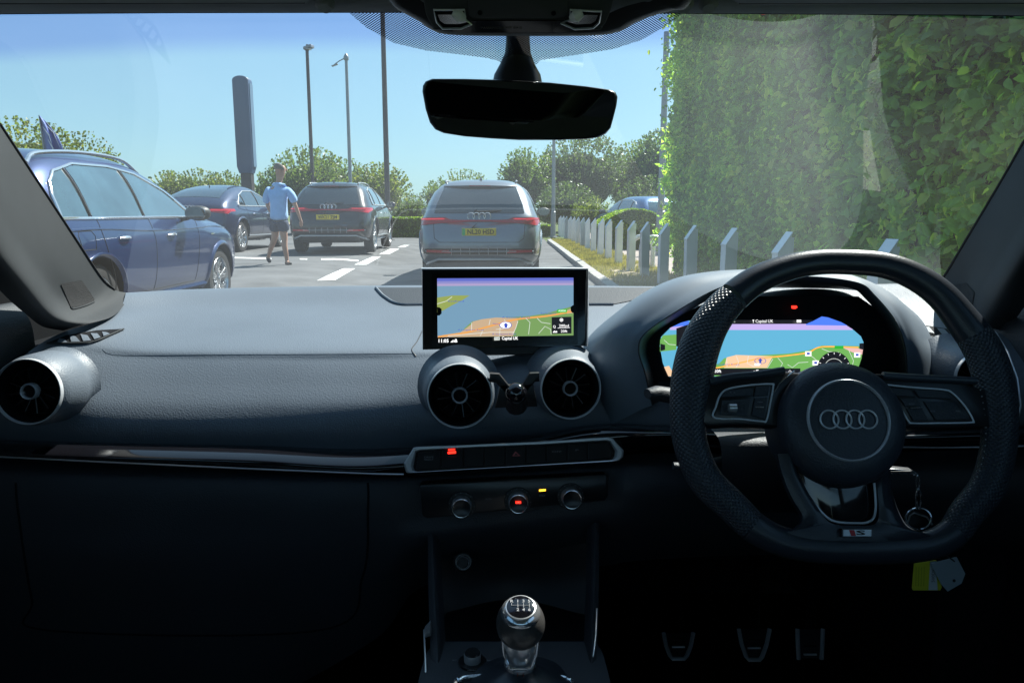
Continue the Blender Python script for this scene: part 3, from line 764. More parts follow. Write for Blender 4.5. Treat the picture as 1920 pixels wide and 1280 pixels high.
    def line(s, name, pts, mt, r=.006, axis='side', off=.002, sx=1, closed=False, n=None, parent=None, nseg=6):
        q = [(a[0], a[1]) for a in (cr(pts, n, closed) if n else pts)]
        if not n:
            q2 = []
            for i in range(len(q) if closed else len(q)-1):
                a = q[i]; b = q[(i+1) % len(q)]
                for j in range(6): q2.append((lerp(a[0], b[0], j/6), lerp(a[1], b[1], j/6)))
            if not closed: q2.append(q[-1])
            q = q2
        out = []
        for u, v in q:
            p, nn = s.hit(axis, u, v, sx)
            if p is not None: out.append(p+nn*off)
        return obj(name, MB().tube(out, r, nseg, closed), mt, parent or s.t, local=True)
    def arch(s, sx, wy):
        pts = []
        for k in range(25):
            th = -.12+(PI+.24)*k/24; u = wy+(s.wr+.075)*math.cos(th); v = s.wr+(s.wr+.075)*math.sin(th)
            p, n = s.hit('side', u, max(v, .27), sx)
            if p is not None: pts.append(p+n*.004)
        obj('arch_lip', MB().tube(pts, .026, 8, flat=.55), s.pm if not s.wr > .5 else M('black_plastic'), s.t, local=True)
    def wheel(s, sx, wy, spokes=5, rim='rim_silver', double=True, steer=0):
        r = s.wr; W = s.W/2-.035
        t = MB(); t.lathe([(r*.70, -.22), (r*.93, -.225), (r, -.19), (r, -.045), (r*.96, -.008), (r*.86, .0), (r*.72, -.006), (r*.70, -.03)], (0, 0, 0), (1, 0, 0), 44, cap=False)
        w_ = obj('wheel', t, M('tyre'), s.t, local=True)
        rm = MB(); rm.lathe([(r*.72, -.012), (r*.70, -.004), (r*.68, -.02), (r*.655, -.2)], (0, 0, 0), (1, 0, 0), 44, cap=False)
        rm.lathe([(.0, -.01), (.03, -.012), (.034, -.02), (.075, -.03), (.08, -.06)], (0, 0, 0), (1, 0, 0), 24, cap=False)
        for k in range(spokes):
            for dd in ((-.16, .16) if double else (0,)):
                a = 2*PI*k/spokes+.3; a2 = a+dd
                p0 = Vector((-.03, math.cos(a)*.05, math.sin(a)*.05)); p1 = Vector((-.015, math.cos(a2)*r*.685, math.sin(a2)*r*.685)); side_ = (p1-p0).cross(Vector((1, 0, 0))).normalized()
                w0, w1 = .018, (.022 if double else .045)
                rm.prism([p0+side_*w0, p0-side_*w0, p1-side_*w1, p1+side_*w1], (-.045, 0, 0), bev=.006)
        obj('rim', rm, M(rim), w_, local=True)
        bk = MB().lathe([(r*.66, -.1), (0.001, -.1)], (0, 0, 0), (1, 0, 0), 32, cap=False).lathe([(.15, -.085), (.15, -.07), (.02, -.07)], (0, 0, 0), (1, 0, 0), 28, cap=False)
        obj('brake_disc', bk, M('diffuser_grey'), w_, local=True)
        w_.location = (sx*W, wy, r); w_.rotation_euler = (0, 0, (0 if sx > 0 else PI)+steer)
    def plate(s, x, z, txt, green=False, w_=.52, h=.112):
        p, n = s.hit('rear', x, z); 
        up = Vector((0, 0, 1)); rt = Vector((1, 0, 0)); nn = rt.cross(up); m = basis(p+Vector((0, -.02, 0)), rt, up)
        mb = MB().prism([(-w_/2, -h/2, .0), (w_/2, -h/2, 0), (w_/2, h/2, 0), (-w_/2, h/2, 0)], (0, 0, -.012), bev=.003)
        o = obj('number_plate', mb, M('plate_yellow'), s.t, local=True); o.matrix_basis = m
        me = text_mesh(txt, .098, M('print_black'), .0022, width=w_*.83 if not green else w_*.78); l = link('lettering', me, o, True); l.location = (.0 if not green else .025, -.002, .0015)
        if green:
            g = obj('green_band', MB().add([(-w_/2+.004, -h/2+.004, .001), (-w_/2+.05, -h/2+.004, .001), (-w_/2+.05, h/2-.004, .001), (-w_/2+.004, h/2-.004, .001)], [(0, 1, 2, 3)]), M('plate_green'), o, False, local=True)
    def rings(s, x, z, r=.045, axis='rear'):
        mb = MB()
        p, n = s.hit('rear', x, z)
        for k in range(4):
            cx = x+(k-1.5)*r*1.5
            q, nn = s.hit('rear', cx, z); q = q+nn*.012
            mb.tube([q+Vector((r*math.cos(t), 0, r*math.sin(t))) for t in [2*PI*i/24 for i in range(24)]], r*.13, 6, True)
        obj('ring_badge', mb, M('chrome'), s.t, local=True)
    def mirror(s, y, z, sx=1, col=None):
        p, n = s.hit('side', y, z-.03, sx); mb = MB()
        c = p+Vector((sx*.17, -.02, .07))
        rows = []
        for k in range(9):
            f = k/8; rad = math.sin(PI*min(1, .12+f*.60)) if k < 8 else .02; xx = lerp(.125, .125, f)
            rows.append([c+Vector((sx*(-.0+.125*rad*math.cos(t)*(.9+.1*f)), -.05+f*.17, .08*rad*math.copysign(abs(math.sin(t))**.8, math.sin(t)))) for t in [2*PI*i/20 for i in range(20)]])
        mb.grid(rows, closed_u=True); mb.tube([p-Vector((sx*.02, 0, 0)), p+Vector((sx*.08, 0, .02)), c], [.03, .022, .03], 8, flat=.6)
        o = obj('side_mirror', mb, col or M('black_plastic'), s.t, local=True)
        g = [c+Vector((sx*.105*math.cos(t), -.055, .066*math.copysign(abs(math.sin(t))**.7, math.sin(t)))) for t in [2*PI*i/20 for i in range(20)]]
        obj('mirror_glass', MB().prism(g, (0, .02, 0)), M('mirror_glass'), o, local=True)
    def handle(s, y, z, sx=1, mt='chrome'):
        pts = []
        for k in range(7):
            p, n = s.hit('side', y-.1+.2*k/6, z, sx); pts.append(p+n*(.012+.02*math.sin(PI*k/6)))
        obj('door_handle', MB().tube(pts, [.008, .015, .016, .016, .016, .015, .008], 8, flat=.6), M(mt), s.t, local=True)
    def rails(s, pts, mt='satin_chrome'):
        for sx in (-1, 1):
            q = []
            for y, x, up in pts:
                p, n = s.hit('top', sx*x, y); q.append(p+Vector((0, 0, up)))
            q = [Vector(v) for v in cr([tuple(v) for v in q], 24)]
            obj('roof_rail', MB().tube(q, .017, 8), M(mt), s.t, local=True)

def suv_tables(L, H, kind):
    """top outline keyed 0..1 along the car; rear = s by height"""
    if kind == 'etron':
        q = [0, .08, .2, .35, .5, .62, .70, .78, .88, 1]
        z = [1.545, 1.60, 1.625, 1.63, 1.61, 1.46, 1.24, 1.10, 1.04, .86]
        st = [.62, .85, 1.25, 1.8, 2.45, 3.05, 3.50, 3.80, 4.2, 4.82]
        rear = [(.24, .16), (.34, .08), (.45, .02), (.62, .0), (.80, .03), (.95, .10), (1.04, .13), (1.12, .19), (1.3, .36), (1.5, .56), (1.56, .60), (1.7, .66)]
        side = [(.2, .90), (.35, .965), (.55, .99), (.75, 1.0), (.92, .995), (1.04, .965), (1.12, .925), (1.3, .855), (1.5, .765), (1.64, .70)]
    if kind == 'sport':
        q = [0, .08, .2, .35, .5, .62, .70, .78, .88, 1]
        z = [1.18, 1.30, 1.48, 1.60, 1.60, 1.46, 1.24, 1.10, 1.03, .86]
        st = [.22, .45, 1.0, 1.75, 2.45, 3.05, 3.50, 3.80, 4.2, 4.82]
        rear = [(.24, .16), (.45, .02), (.62, .0), (.85, .05), (1.0, .06), (1.10, .09), (1.2, .22)]
        side = [(.2, .90), (.35, .965), (.55, .99), (.75, 1.0), (.92, .99), (1.04, .95), (1.12, .91), (1.3, .84), (1.5, .74), (1.62, .69)]
    if kind == 'q5':
        q = [0, .06, .18, .35, .5, .62, .71, .78, .88, 1]
        z = [1.53, 1.59, 1.64, 1.655, 1.63, 1.46, 1.24, 1.12, 1.06, .90]
        st = [.45, .62, 1.0, 1.6, 2.2, 2.74, 3.15, 3.42, 3.92, 4.60]
        rear = [(.24, .14), (.34, .06), (.5, .0), (.66, .0), (.85, .04), (1.0, .08), (1.1, .13), (1.3, .28), (1.5, .46), (1.56, .50), (1.7, .55)]
        side = [(.2, .90), (.35, .955), (.55, .985), (.75, 1.0), (.90, 1.0), (1.02, .975), (1.12, .935), (1.3, .865), (1.5, .775), (1.66, .70)]
    front = [(.24, L-.18), (.45, L-.02), (.7, L), (.86, L-.10)]
    return dict(top=dict(z=list(zip(q, z)), s=list(zip(q, st))), rear=rear, front=front, side=side)

def etron(name, label, loc, rz, pm, txt, green, lit, group, wheel_rim='rim_silver'):
    c = Car(name, label, group, loc, rz, 4.9, 1.935, pm=pm, wheels=(.92, 3.85), wr=.385, clad=.34, **suv_tables(4.9, 1.63, 'etron'))
    # rear glass with spoiler
    c.panel('rear_window', [(-.69, 1.115), (.69, 1.115), (.66, 1.25), (.57, 1.50), (.50, 1.535), (-.50, 1.535), (-.57, 1.50), (-.66, 1.25)], M('car_glass'), 'rear', .006)
    sp = []
    for k in range(17):
        x = -.56+1.12*k/16; p, n = c.hit('rear', x, 1.545-.02*abs(x)); sp.append(p+Vector((0, -.04+.05*x*x*3, .0)))
    obj('roof_spoiler', MB().tube(sp, .04, 8, flat=.5, up=(0, 0, 1)), pm, c.t, local=True)
    bl = MB().box(sp[8]+Vector((0, -.035, -.005)), (.34, .01, .012)); obj('brake_light', bl, M('tail_red'), c.t, False, local=True)
    c.panel('light_bar', [(-.80, .985), (.80, .985), (.80, 1.012), (-.80, 1.012)], M('tail_red'), 'rear', .012, h=.05)
    for s in (-1, 1):
        pl = [(s*.36, .99), (s*.88, .93), (s*.935, .99), (s*.92, 1.045), (s*.52, 1.05)]
        if s < 0: pl = pl[::-1]
        l = c.panel('tail_light', pl, M('tail_red'), 'rear', .010, h=.04)
        pl = [(s*.50, 1.018), (s*.90, 1.012), (s*.90, 1.030), (s*.55, 1.036)]
        if s < 0: pl = pl[::-1]
        c.panel('light_strip', pl, M('tail_glint') if lit else M('tail_lit'), 'rear', .016, h=.04, parent=l)
        side_l = c.panel('tail_light_side', [(.02, .95), (.30, .985), (.24, 1.035), (.03, 1.03)], M('tail_red'), 'side', .008, s, h=.03)
    c.line('tailgate_seam', [(-.70, .97), (-.68, .74), (-.60, .68), (.60, .68), (.68, .74), (.70, .97)], M('print_black'), .0045, 'rear', .0)
    c.panel('bumper_insert', [(-.86, .50), (.86, .50), (.86, .585), (-.86, .585)], M('black_plastic'), 'rear', .006, h=.06)
    for k in range(7):
        x = -.42+.14*k; c.line('grille_bar', [(x, .49), (x, .60)], M('silver_insert'), .006, 'rear', .01)
    c.line('grille_rail', [(-.82, .545), (.82, .545)], M('silver_insert'), .007, 'rear', .012)
    for s in (-1, 1):
        pl = [(s*.42, .52), (s*.80, .53), (s*.80, .565), (s*.46, .565)]
        c.panel('reflector', pl if s > 0 else pl[::-1], M('tail_red'), 'rear', .014, h=.05)
    c.panel('diffuser', [(-.74, .26), (.74, .26), (.70, .37), (.60, .40), (-.60, .40), (-.70, .37)], M('diffuser_grey'), 'rear', .012, h=.06)
    c.line('diffuser_trim', [(-.86, .27), (-.80, .36), (-.62, .425), (.62, .425), (.80, .36), (.86, .27)], M('silver_insert'), .022, 'rear', .01)
    c.plate(0, .835, txt, green); c.rings(0, 1.06, .055)
    # wiper
    p0, _ = c.hit('rear', -.05, 1.13); p1, _ = c.hit('rear', .34, 1.165)
    w_ = obj('rear_wiper', MB().tube([p0+Vector((0, -.03, 0)), p0.lerp(p1, .5)+Vector((0, -.035, .0)), p1+Vector((0, -.02, -.01))], [.018, .011, .006], 8), M('black_plastic'), c.t, local=True)
    obj('wiper_cap', MB().lathe([(.035, 0), (.03, .03), (0, .035)], p0+Vector((0, 0, -.0)), (0, -1, .3), 16), M('black_plastic'), w_, local=True)
    p, n = c.hit('top', 0, .95); obj('roof_antenna', MB().tube([p+Vector((0, -.02, -.01)), p+Vector((0, -.06, .05))], [.035, .008], 8, flat=.4), pm, c.t, local=True)
    side_glass(c, [(.90, 1.14), (.88, 1.30), (1.04, 1.45), (1.6, 1.535), (2.3, 1.53), (2.95, 1.36), (3.42, 1.12)], [1.30, 2.30])
    for sx in (-1, 1):
        for wy in c.wheels: c.wheel(sx, wy, 10, wheel_rim, False)
        c.mirror(2.9, 1.10, sx); c.handle(1.75, .93, sx, 'satin_chrome'); c.handle(2.75, .93, sx, 'satin_chrome')
        c.line('sill_trim', [(1.4, .40), (3.3, .38)], M('silver_insert'), .018, 'side', .004, sx)
        door_lines(c, sx, [1.32, 2.32, 3.30])
    c.rails([(.95, .56, .0), (1.05, .57, .035), (2.2, .57, .04), (2.7, .57, .0)], 'silver_insert')
    return c
def side_glass(c, outline, pillars, glass='car_glass', trim='satin_chrome', sxs=(-1, 1)):
    """window line of one side as separate panes between the pillars plus a bright surround"""
    xs_ = [p[0] for p in outline]
    up = sorted(outline); z0 = min(p[1] for p in outline)
    ys = [min(xs_)]+pillars+[max(xs_)]
    top = lambda y: key(sorted([(a, b) for a, b in outline]), y)
    for sx in sxs:
        for a, b in zip(ys, ys[1:]):
            a2, b2 = (a+.03 if a != ys[0] else a+.02), (b-.03 if b != ys[-1] else b-.03)
            n = 10; tp = [(lerp(a2, b2, k/n), max(z0+.012, top(lerp(a2, b2, k/n))-.012)) for k in range(n+1)]
            bt = [(b2, lerp(z0, z0-.0, 1)), (a2, z0)]
            poly = tp[::-1]+[(a2, z0+.004), (b2, z0+.004)]
            # drop doubles
            pp = []
            for p in poly:
                if not pp or (Vector(p)-Vector(pp[-1])).length > .012: pp.append(p)
            if (Vector(pp[0])-Vector(pp[-1])).length < .012: pp.pop()
            c.panel('side_window', pp[::-1], M(glass), 'side', .005, sx, h=.07)
        ol = [(min(xs_), z0)]+[p for p in up if p[1] > z0+.01]+[(max(xs_), z0)]
        dense = []
        for i in range(len(ol)):
            a = ol[i]; b = ol[(i+1) % len(ol)]
            for j in range(8): dense.append((lerp(a[0], b[0], j/8), lerp(a[1], b[1], j/8)))
        pts = []
        for u, v in dense:
            p, n = c.hit('side', u, v, sx); pts.append(p+n*.006)
        obj('window_trim', MB().tube(pts, .013, 8, True), M(trim), c.t, local=True)
        for y in pillars:
            c.line('window_pillar', [(y-.0, z0+.02), (y-.0-.10*(.4 if y > 2 else .2), top(y)-.01)], M('black_plastic'), .026, 'side', -.008, sx)
def door_lines(c, sx, ys):
    for k, y in enumerate(ys):
        if k == 0: pts = [(y, 1.10), (y+.01, .95), (y+.06, .80), (y+.16, .60), (y+.2, .42)]
        elif k == 1: pts = [(y, 1.10), (y+.03, .8), (y+.02, .42)]
        else: pts = [(y+.12, 1.08), (y+.10, .8), (y+.02, .42)]
        c.line('door_seam', pts, M('print_black'), .0045, 'side', -.001, sx, n=20)
    c.line('door_seam', [(ys[0]+.2, .415), (ys[2]+.02, .415)], M('print_black'), .0045, 'side', -.001, sx)

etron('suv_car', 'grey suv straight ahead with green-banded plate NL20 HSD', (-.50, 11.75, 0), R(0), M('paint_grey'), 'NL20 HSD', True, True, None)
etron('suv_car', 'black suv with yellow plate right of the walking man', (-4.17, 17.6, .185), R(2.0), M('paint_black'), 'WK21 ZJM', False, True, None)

# blue coupe suv far left
def sport():
    c = Car('coupe_suv_car', 'dark blue coupe suv parked left of the walking man', None, (-7.55, 18.1, .165), R(-1.5), 4.9, 1.935, pm=M('paint_navy'), wheels=(.92, 3.85), wr=.385, clad=.34, **suv_tables(4.9, 1.6, 'sport'))
    c.panel('rear_window', [(-.62, .42), (.62, .42), (.52, 1.25), (-.52, 1.25)], M('car_glass'), 'top', .006, h=.08)
    for s in (-1, 1):
        pl = [(s*.36, .99), (s*.88, .93), (s*.93, .99), (s*.91, 1.04), (s*.52, 1.05)]
        l = c.panel('tail_light', pl if s > 0 else pl[::-1], M('tail_red'), 'rear', .010, h=.04)
        pl = [(s*.50, 1.00), (s*.90, .995), (s*.90, 1.025), (s*.55, 1.034)]
        c.panel('light_strip', pl if s > 0 else pl[::-1], M('tail_glint'), 'rear', .016, h=.04, parent=l)
        c.panel('tail_light_side', [(.02, .95), (.30, .985), (.24, 1.035), (.03, 1.03)], M('tail_glint'), 'side', .008, s, h=.03)
    c.panel('light_bar', [(-.80, .985), (.80, .985), (.80, 1.012), (-.80, 1.012)], M('tail_red'), 'rear', .012, h=.05)
    c.panel('bumper_insert', [(-.86, .50), (.86, .50), (.86, .585), (-.86, .585)], M('black_plastic'), 'rear', .006, h=.06)
    c.plate(0, .835, 'WK21', False); c.rings(0, 1.06, .055)
    p, n = c.hit('top', 0, 1.4); obj('roof_antenna', MB().tube([p+Vector((0, 0, -.01)), p+Vector((0, -.07, .055))], [.035, .008], 8, flat=.4), M('paint_navy'), c.t, local=True)
    side_glass(c, [(.92, 1.14), (.98, 1.22), (1.25, 1.38), (1.7, 1.49), (2.3, 1.50), (2.95, 1.34), (3.42, 1.12)], [1.35, 2.30])
    for sx in (-1, 1):
        for wy in c.wheels: c.wheel(sx, wy, 10, 'rim_silver', False)
        c.mirror(3.0, 1.10, sx, M('paint_navy')); c.handle(1.75, .93, sx, 'paint_navy'); c.handle(2.75, .93, sx, 'paint_navy')
        c.line('sill_trim', [(1.4, .40), (3.3, .38)], M('silver_insert'), .018, 'side', .004, sx); door_lines(c, sx, [1.32, 2.32, 3.30])
    return c
sport()
# near blue car on the left: only its right side shows
def near_blue():
    c = Car('estate_suv_car', 'near metallic blue suv seen from its right side, with bright window trim', None, (-4.33, 5.45, -.02), R(1.0), 4.66, 1.893, pm=M('paint_blue'), wheels=(.93, 3.75), wr=.365, clad=.30, **suv_tables(4.66, 1.66, 'q5'))
    side_glass(c, [(.52, 1.10), (.54, 1.28), (.60, 1.38), (.74, 1.47), (1.1, 1.545), (1.7, 1.555), (2.15, 1.51), (2.6, 1.36), (3.06, 1.10)], [.92, 1.88], 'car_glass_blue', 'chrome')
    for sx in (-1, 1):
        for wy in c.wheels: c.wheel(sx, wy, 5, 'rim_silver', True)
        c.mirror(2.72, 1.10, sx); c.handle(1.36, .93, sx); c.handle(2.34, .93, sx)
        door_lines(c, sx, [1.0, 1.95, 2.95])
        c.line('shoulder_crease', [(.25, 1.00), (1.0, 1.015), (1.9, .985), (2.9, .985), (3.6, .995), (4.2, .95)], M('paint_blue'), .012, 'side', .0, sx, n=30)
        c.line('sill_trim', [(1.35, .36), (3.3, .36)], M('paint_blue'), .03, 'side', .0, sx)
    c.line('fuel_cap', [(.66, .85), (.86, .85), (.88, .96), (.84, 1.0), (.66, 1.0), (.64, .96)], M('print_black'), .003, 'side', .0, 1, True)
    c.panel('tail_light', [(.06, .98), (.34, 1.0), (.28, 1.10), (.10, 1.10)], M('tail_red'), 'side', .006, 1, h=.04)
    c.rails([(.60, .60, .0), (.75, .60, .04), (1.4, .60, .055), (2.1, .60, .05), (2.5, .58, .0)], 'chrome')
    for sx in (-1, 1): c.panel('badge_trim', [(3.42, .90), (3.52, .90), (3.52, .915), (3.42, .915)], M('chrome'), 'side', .004, sx, h=.05)
near_blue()
def far_blue():
    a = P(1203, 400, 30)
    c = Car('small_blue_car', 'light blue car half hidden behind the lime-topped bush', None, (a.x+.2, 26, .0), R(17), 4.4, 1.86, pm=paint('paint_sky', (.04, .13, .30), .4), wheels=(.9, 3.5), wr=.35, clad=.3, **{**suv_tables(4.66, 1.66, 'q5')})
    c.panel('rear_window', [(-.58, 1.13), (.58, 1.13), (.50, 1.48), (-.50, 1.48)], M('car_glass_blue'), 'rear', .006)
    for s in (-1, 1):
        pl = [(s*.50, .94), (s*.88, .94), (s*.88, 1.04), (s*.55, 1.05)]
        c.panel('tail_light', pl if s > 0 else pl[::-1], M('tail_red'), 'rear', .010, h=.04)
        for wy in c.wheels: c.wheel(s, wy, 5, 'rim_silver', True)
        c.mirror(3.0, 1.12, s)
    side_glass(c, [(.74, 1.12), (.76, 1.30), (.80, 1.38), (.92, 1.47), (1.3, 1.55), (1.9, 1.565), (2.4, 1.52), (2.9, 1.36), (3.38, 1.12)], [1.12, 2.12], 'car_glass_blue')
    c.plate(0, .8, 'HV68', False)
far_blue()

# ================================================================ THE WALKING MAN
mat('skin', (.42, .24, .17), .55, bump=.1, bscale=80, var=.06, vscale=20); mat('hair_grey', (.16, .14, .12), .8, bump=.8, bscale=150, var=.25, vscale=60)
mat('shirt_blue', (.30, .50, .82), .8, spec=.2, bump=.8, bscale=14, sheen=.3, var=.06, vscale=12, bdist=.01); mat('shorts_navy', (.035, .05, .095), .85, bump=.3, bscale=30, bdist=.01, var=.1); mat('shoe_black', (.012, .013, .018), .6, var=.2)
def skin_mesh(name, pts, edges, mt, levels=2, root=0):
    me = bpy.data.meshes.new(name+'_skel'); me.from_pydata([p[:3] for p in pts], edges, []); o = bpy.data.objects.new(name, me); COL.objects.link(o)
    md = o.modifiers.new('skin', 'SKIN'); md.use_smooth_shade = True; md.branch_smoothing = .6
    for i, p in enumerate(pts):
        sv_ = me.skin_vertices[0].data[i]; sv_.radius = (p[3], p[4] if len(p) > 4 else p[3]); sv_.use_root = (i == root)
    sb = o.modifiers.new('sub', 'SUBSURF'); sb.levels = levels; sb.render_levels = levels
    bpy.context.view_layer.update()
    nm = bpy.data.meshes.new_from_object(o.evaluated_get(bpy.context.evaluated_depsgraph_get())); nm.materials.clear(); nm.materials.append(mt); nm.name = name
    bpy.data.objects.remove(o); return nm
def man():
    f = G(537, 496.5); base = Vector((f.x, f.y, gz(f.x, f.y)))
    t = thing('person', 'grey-haired man in light blue shirt and navy shorts walking across the car park', 'person', base)
    def q(px, py, dy=0): # metres from the planted foot
        k = 1442/base.y*1.0; return ((px-540)/k, dy, (497-py)/k)
    k = base.y/1442
    def v(px, py, dy, r, r2=None): return (*q(px, py, dy), r, r2 or r)
    pts = [v(530, 410, 0, .135, .09), v(531, 385, 0, .12, .08), v(531, 362, .0, .11, .075), v(532, 349, .01, .07, .06), v(534, 341, .02, .056), v(536, 332, .03, .076, .085), v(536.5, 322, .03, .096, .112), v(536, 314, .03, .08, .092),
           # right arm
           v(549, 359, .0, .045), v(557, 375, .0, .047), v(562, 390, .02, .04), v(566, 405, .06, .033), v(568, 413, .08, .027),
           # left arm
           v(514, 359, .02, .045), v(509, 375, .06, .047), v(507, 388, .12, .04), v(511, 402, .20, .033), v(513, 410, .22, .027),
           # right leg (planted)
           v(536, 420, 0, .095), v(538, 450, .03, .062), v(538, 460, .0, .056), v(540, 474, -.0, .05), v(541, 488, .02, .036), v(541, 493, .0, .04), v(549, 494.5, -.03, .03),
           # left leg (trailing)
           v(523, 420, .05, .095), v(518, 447, .08, .062), v(514, 456, .10, .054), v(507, 468, .16, .048), v(501, 480, .22, .035), v(499, 485, .23, .036), v(502, 494, .22, .028)]
    E = [(0, 1), (1, 2), (2, 3), (3, 4), (4, 5), (5, 6), (6, 7), (2, 8), (8, 9), (9, 10), (10, 11), (11, 12), (2, 13), (13, 14), (14, 15), (15, 16), (16, 17), (0, 18), (18, 19), (19, 20), (20, 21), (21, 22), (22, 23), (23, 24), (0, 25), (25, 26), (26, 27), (27, 28), (28, 29), (29, 30), (30, 31)]
    # fingers: short chains from each hand
    for hand, (hx, hy, hd, sg) in ((12, (568, 413, .08, 1)), (17, (513, 410, .22, 1))):
        for a, (dx, ln) in enumerate(((-2.4, 7.5), (-.8, 9), (.8, 8.6), (2.3, 7))):
            i = len(pts); pts += [v(hx+dx*.8, hy+5.5, hd, .010), v(hx+dx, hy+5.5+ln*.5, hd+.01, .009), v(hx+dx+.8, hy+5.5+ln, hd+.025, .008)]; E += [(hand, i), (i, i+1), (i+1, i+2)]
        i = len(pts); pts += [v(hx+3.4, hy+4, hd-.02, .011), v(hx+4.5, hy+8, hd-.02, .009)]; E += [(hand, i), (i, i+1)]
    link('body', skin_mesh('body', pts, E, M('skin')), t, True)
    # face towards upper right, ear
    hc = Vector(q(537, 322, .03))
    ear = MB().lathe([(.0, -.008), (.022, -.004), (.028, .006), (.018, .010), (0, .006)], hc+Vector((.052, -.055, -.005)), (.8, -.6, .0), 14, sq=1.0); obj('ear', ear, M('skin'), t, local=True)
    nose = MB().tube([hc+Vector((.07, .055, .02)), hc+Vector((.095, .075, -.02)), hc+Vector((.075, .06, -.03))], [.008, .015, .008], 8); obj('nose', nose, M('skin'), t, local=True)
    hp = [(*(hc+Vector((-.005, .005, .045))), .108, .118), (*(hc+Vector((-.020, -.035, .02))), .110, .112), (*(hc+Vector((-.028, -.05, -.03))), .09, .084)]
    link('hair', skin_mesh('hair', hp, [(0, 1), (1, 2)], M('hair_grey')), t, True)
    sh = [v(531, 417, 0, .180, .15), v(531, 406, 0, .180, .15), v(531, 385, 0, .182, .155), v(531, 364, 0, .192, .15), v(532.5, 351, .01, .135, .12), v(533.5, 346, .02, .075, .075),
          v(549, 359, .0, .088), v(558, 374, .0, .080), v(561, 384, .01, .072), v(514, 359, .02, .088), v(507, 374, .06, .075), v(505, 385, .09, .068)]
    link('shirt', skin_mesh('shirt', sh, [(0, 1), (1, 2), (2, 3), (3, 4), (4, 5), (3, 6), (6, 7), (7, 8), (3, 9), (9, 10), (10, 11)], M('shirt_blue')), t, True)
    st = [v(530, 404, 0, .155, .12), v(537, 421, .0, .122, .118), v(540, 438, .02, .112, .115), v(522, 421, .04, .122, .118), v(517, 438, .07, .112, .115)]
    link('shorts', skin_mesh('shorts', st, [(0, 1), (1, 2), (0, 3), (3, 4)], M('shorts_navy')), t, True)
    s1 = [v(537, 493, .03, .045), v(544, 494, .0, .045), v(551, 495, -.03, .036)]; link('shoe', skin_mesh('shoe', s1, [(0, 1), (1, 2)], M('shoe_black')), t, True)
    s2 = [v(497.5, 482, .24, .042), v(500, 489, .23, .044), v(503.5, 495, .22, .034)]; link('shoe', skin_mesh('shoe', s2, [(0, 1), (1, 2)], M('shoe_black')), t, True)
man()
# ================================================================ INSIDE THE CAR WE SIT IN
glass_mat('cabin_glass', (.85, .9, .92), 1.0)
glass_mat('windscreen_glass', (.90, .96, .96), 1.3, (1.296, 1.314, (.60, .68, .92)), dust_haze=.015)
def bvh_of(o):
    me = o.data; mw = wm(o)
    return BVHTree.FromPolygons([mw @ v.co for v in me.vertices], [tuple(p.vertices) for p in me.polygons])
def sight(bvh, px, py, off=0):
    d = ray(px, py).normalized(); h, n, _, _ = bvh.ray_cast(ORI, d)
    if h is None: return None, None
    if n.dot(d) > 0: n = -n
    return h+n*off, n
def on_surf(name, poly, bvh, mt, parent, off=.001, h=12, thick=0, **k):
    vs, fs = fill(poly, h); out = []; last = None
    for v in vs:
        p, n = sight(bvh, v.x, v.y, off)
        if p is None: p = last or P(v.x, v.y, 1)
        last = p; out.append(p)
    mb = MB().add(out, fs); return obj(name, mb, mt, parent, auto=60, **k)
def surf_line(name, pts, bvh, mt, parent, r=.0012, off=.0003, n=40, closed=False, flat=1):
    out = []
    for u, v in (cr(pts, n, closed) if n else pts):
        p, nn = sight(bvh, u, v, off)
        if p is not None: out.append(p)
    return obj(name, MB().tube(out, r, 6, closed, flat=flat), mt, parent)
def loft(rows, nu, nv, mb=None, mi=0):
    rows = [[P(*p) if not isinstance(p, Vector) else p for p in r] for r in rows]
    rr = [cr([tuple(p) for p in r], nu) for r in rows]
    cols = [cr([tuple(rr[j][i]) for j in range(len(rr))], nv) for i in range(nu)]
    g = [[Vector(cols[i][j]) for i in range(nu)] for j in range(nv)]
    return (mb or MB()).grid(g, mi=mi)

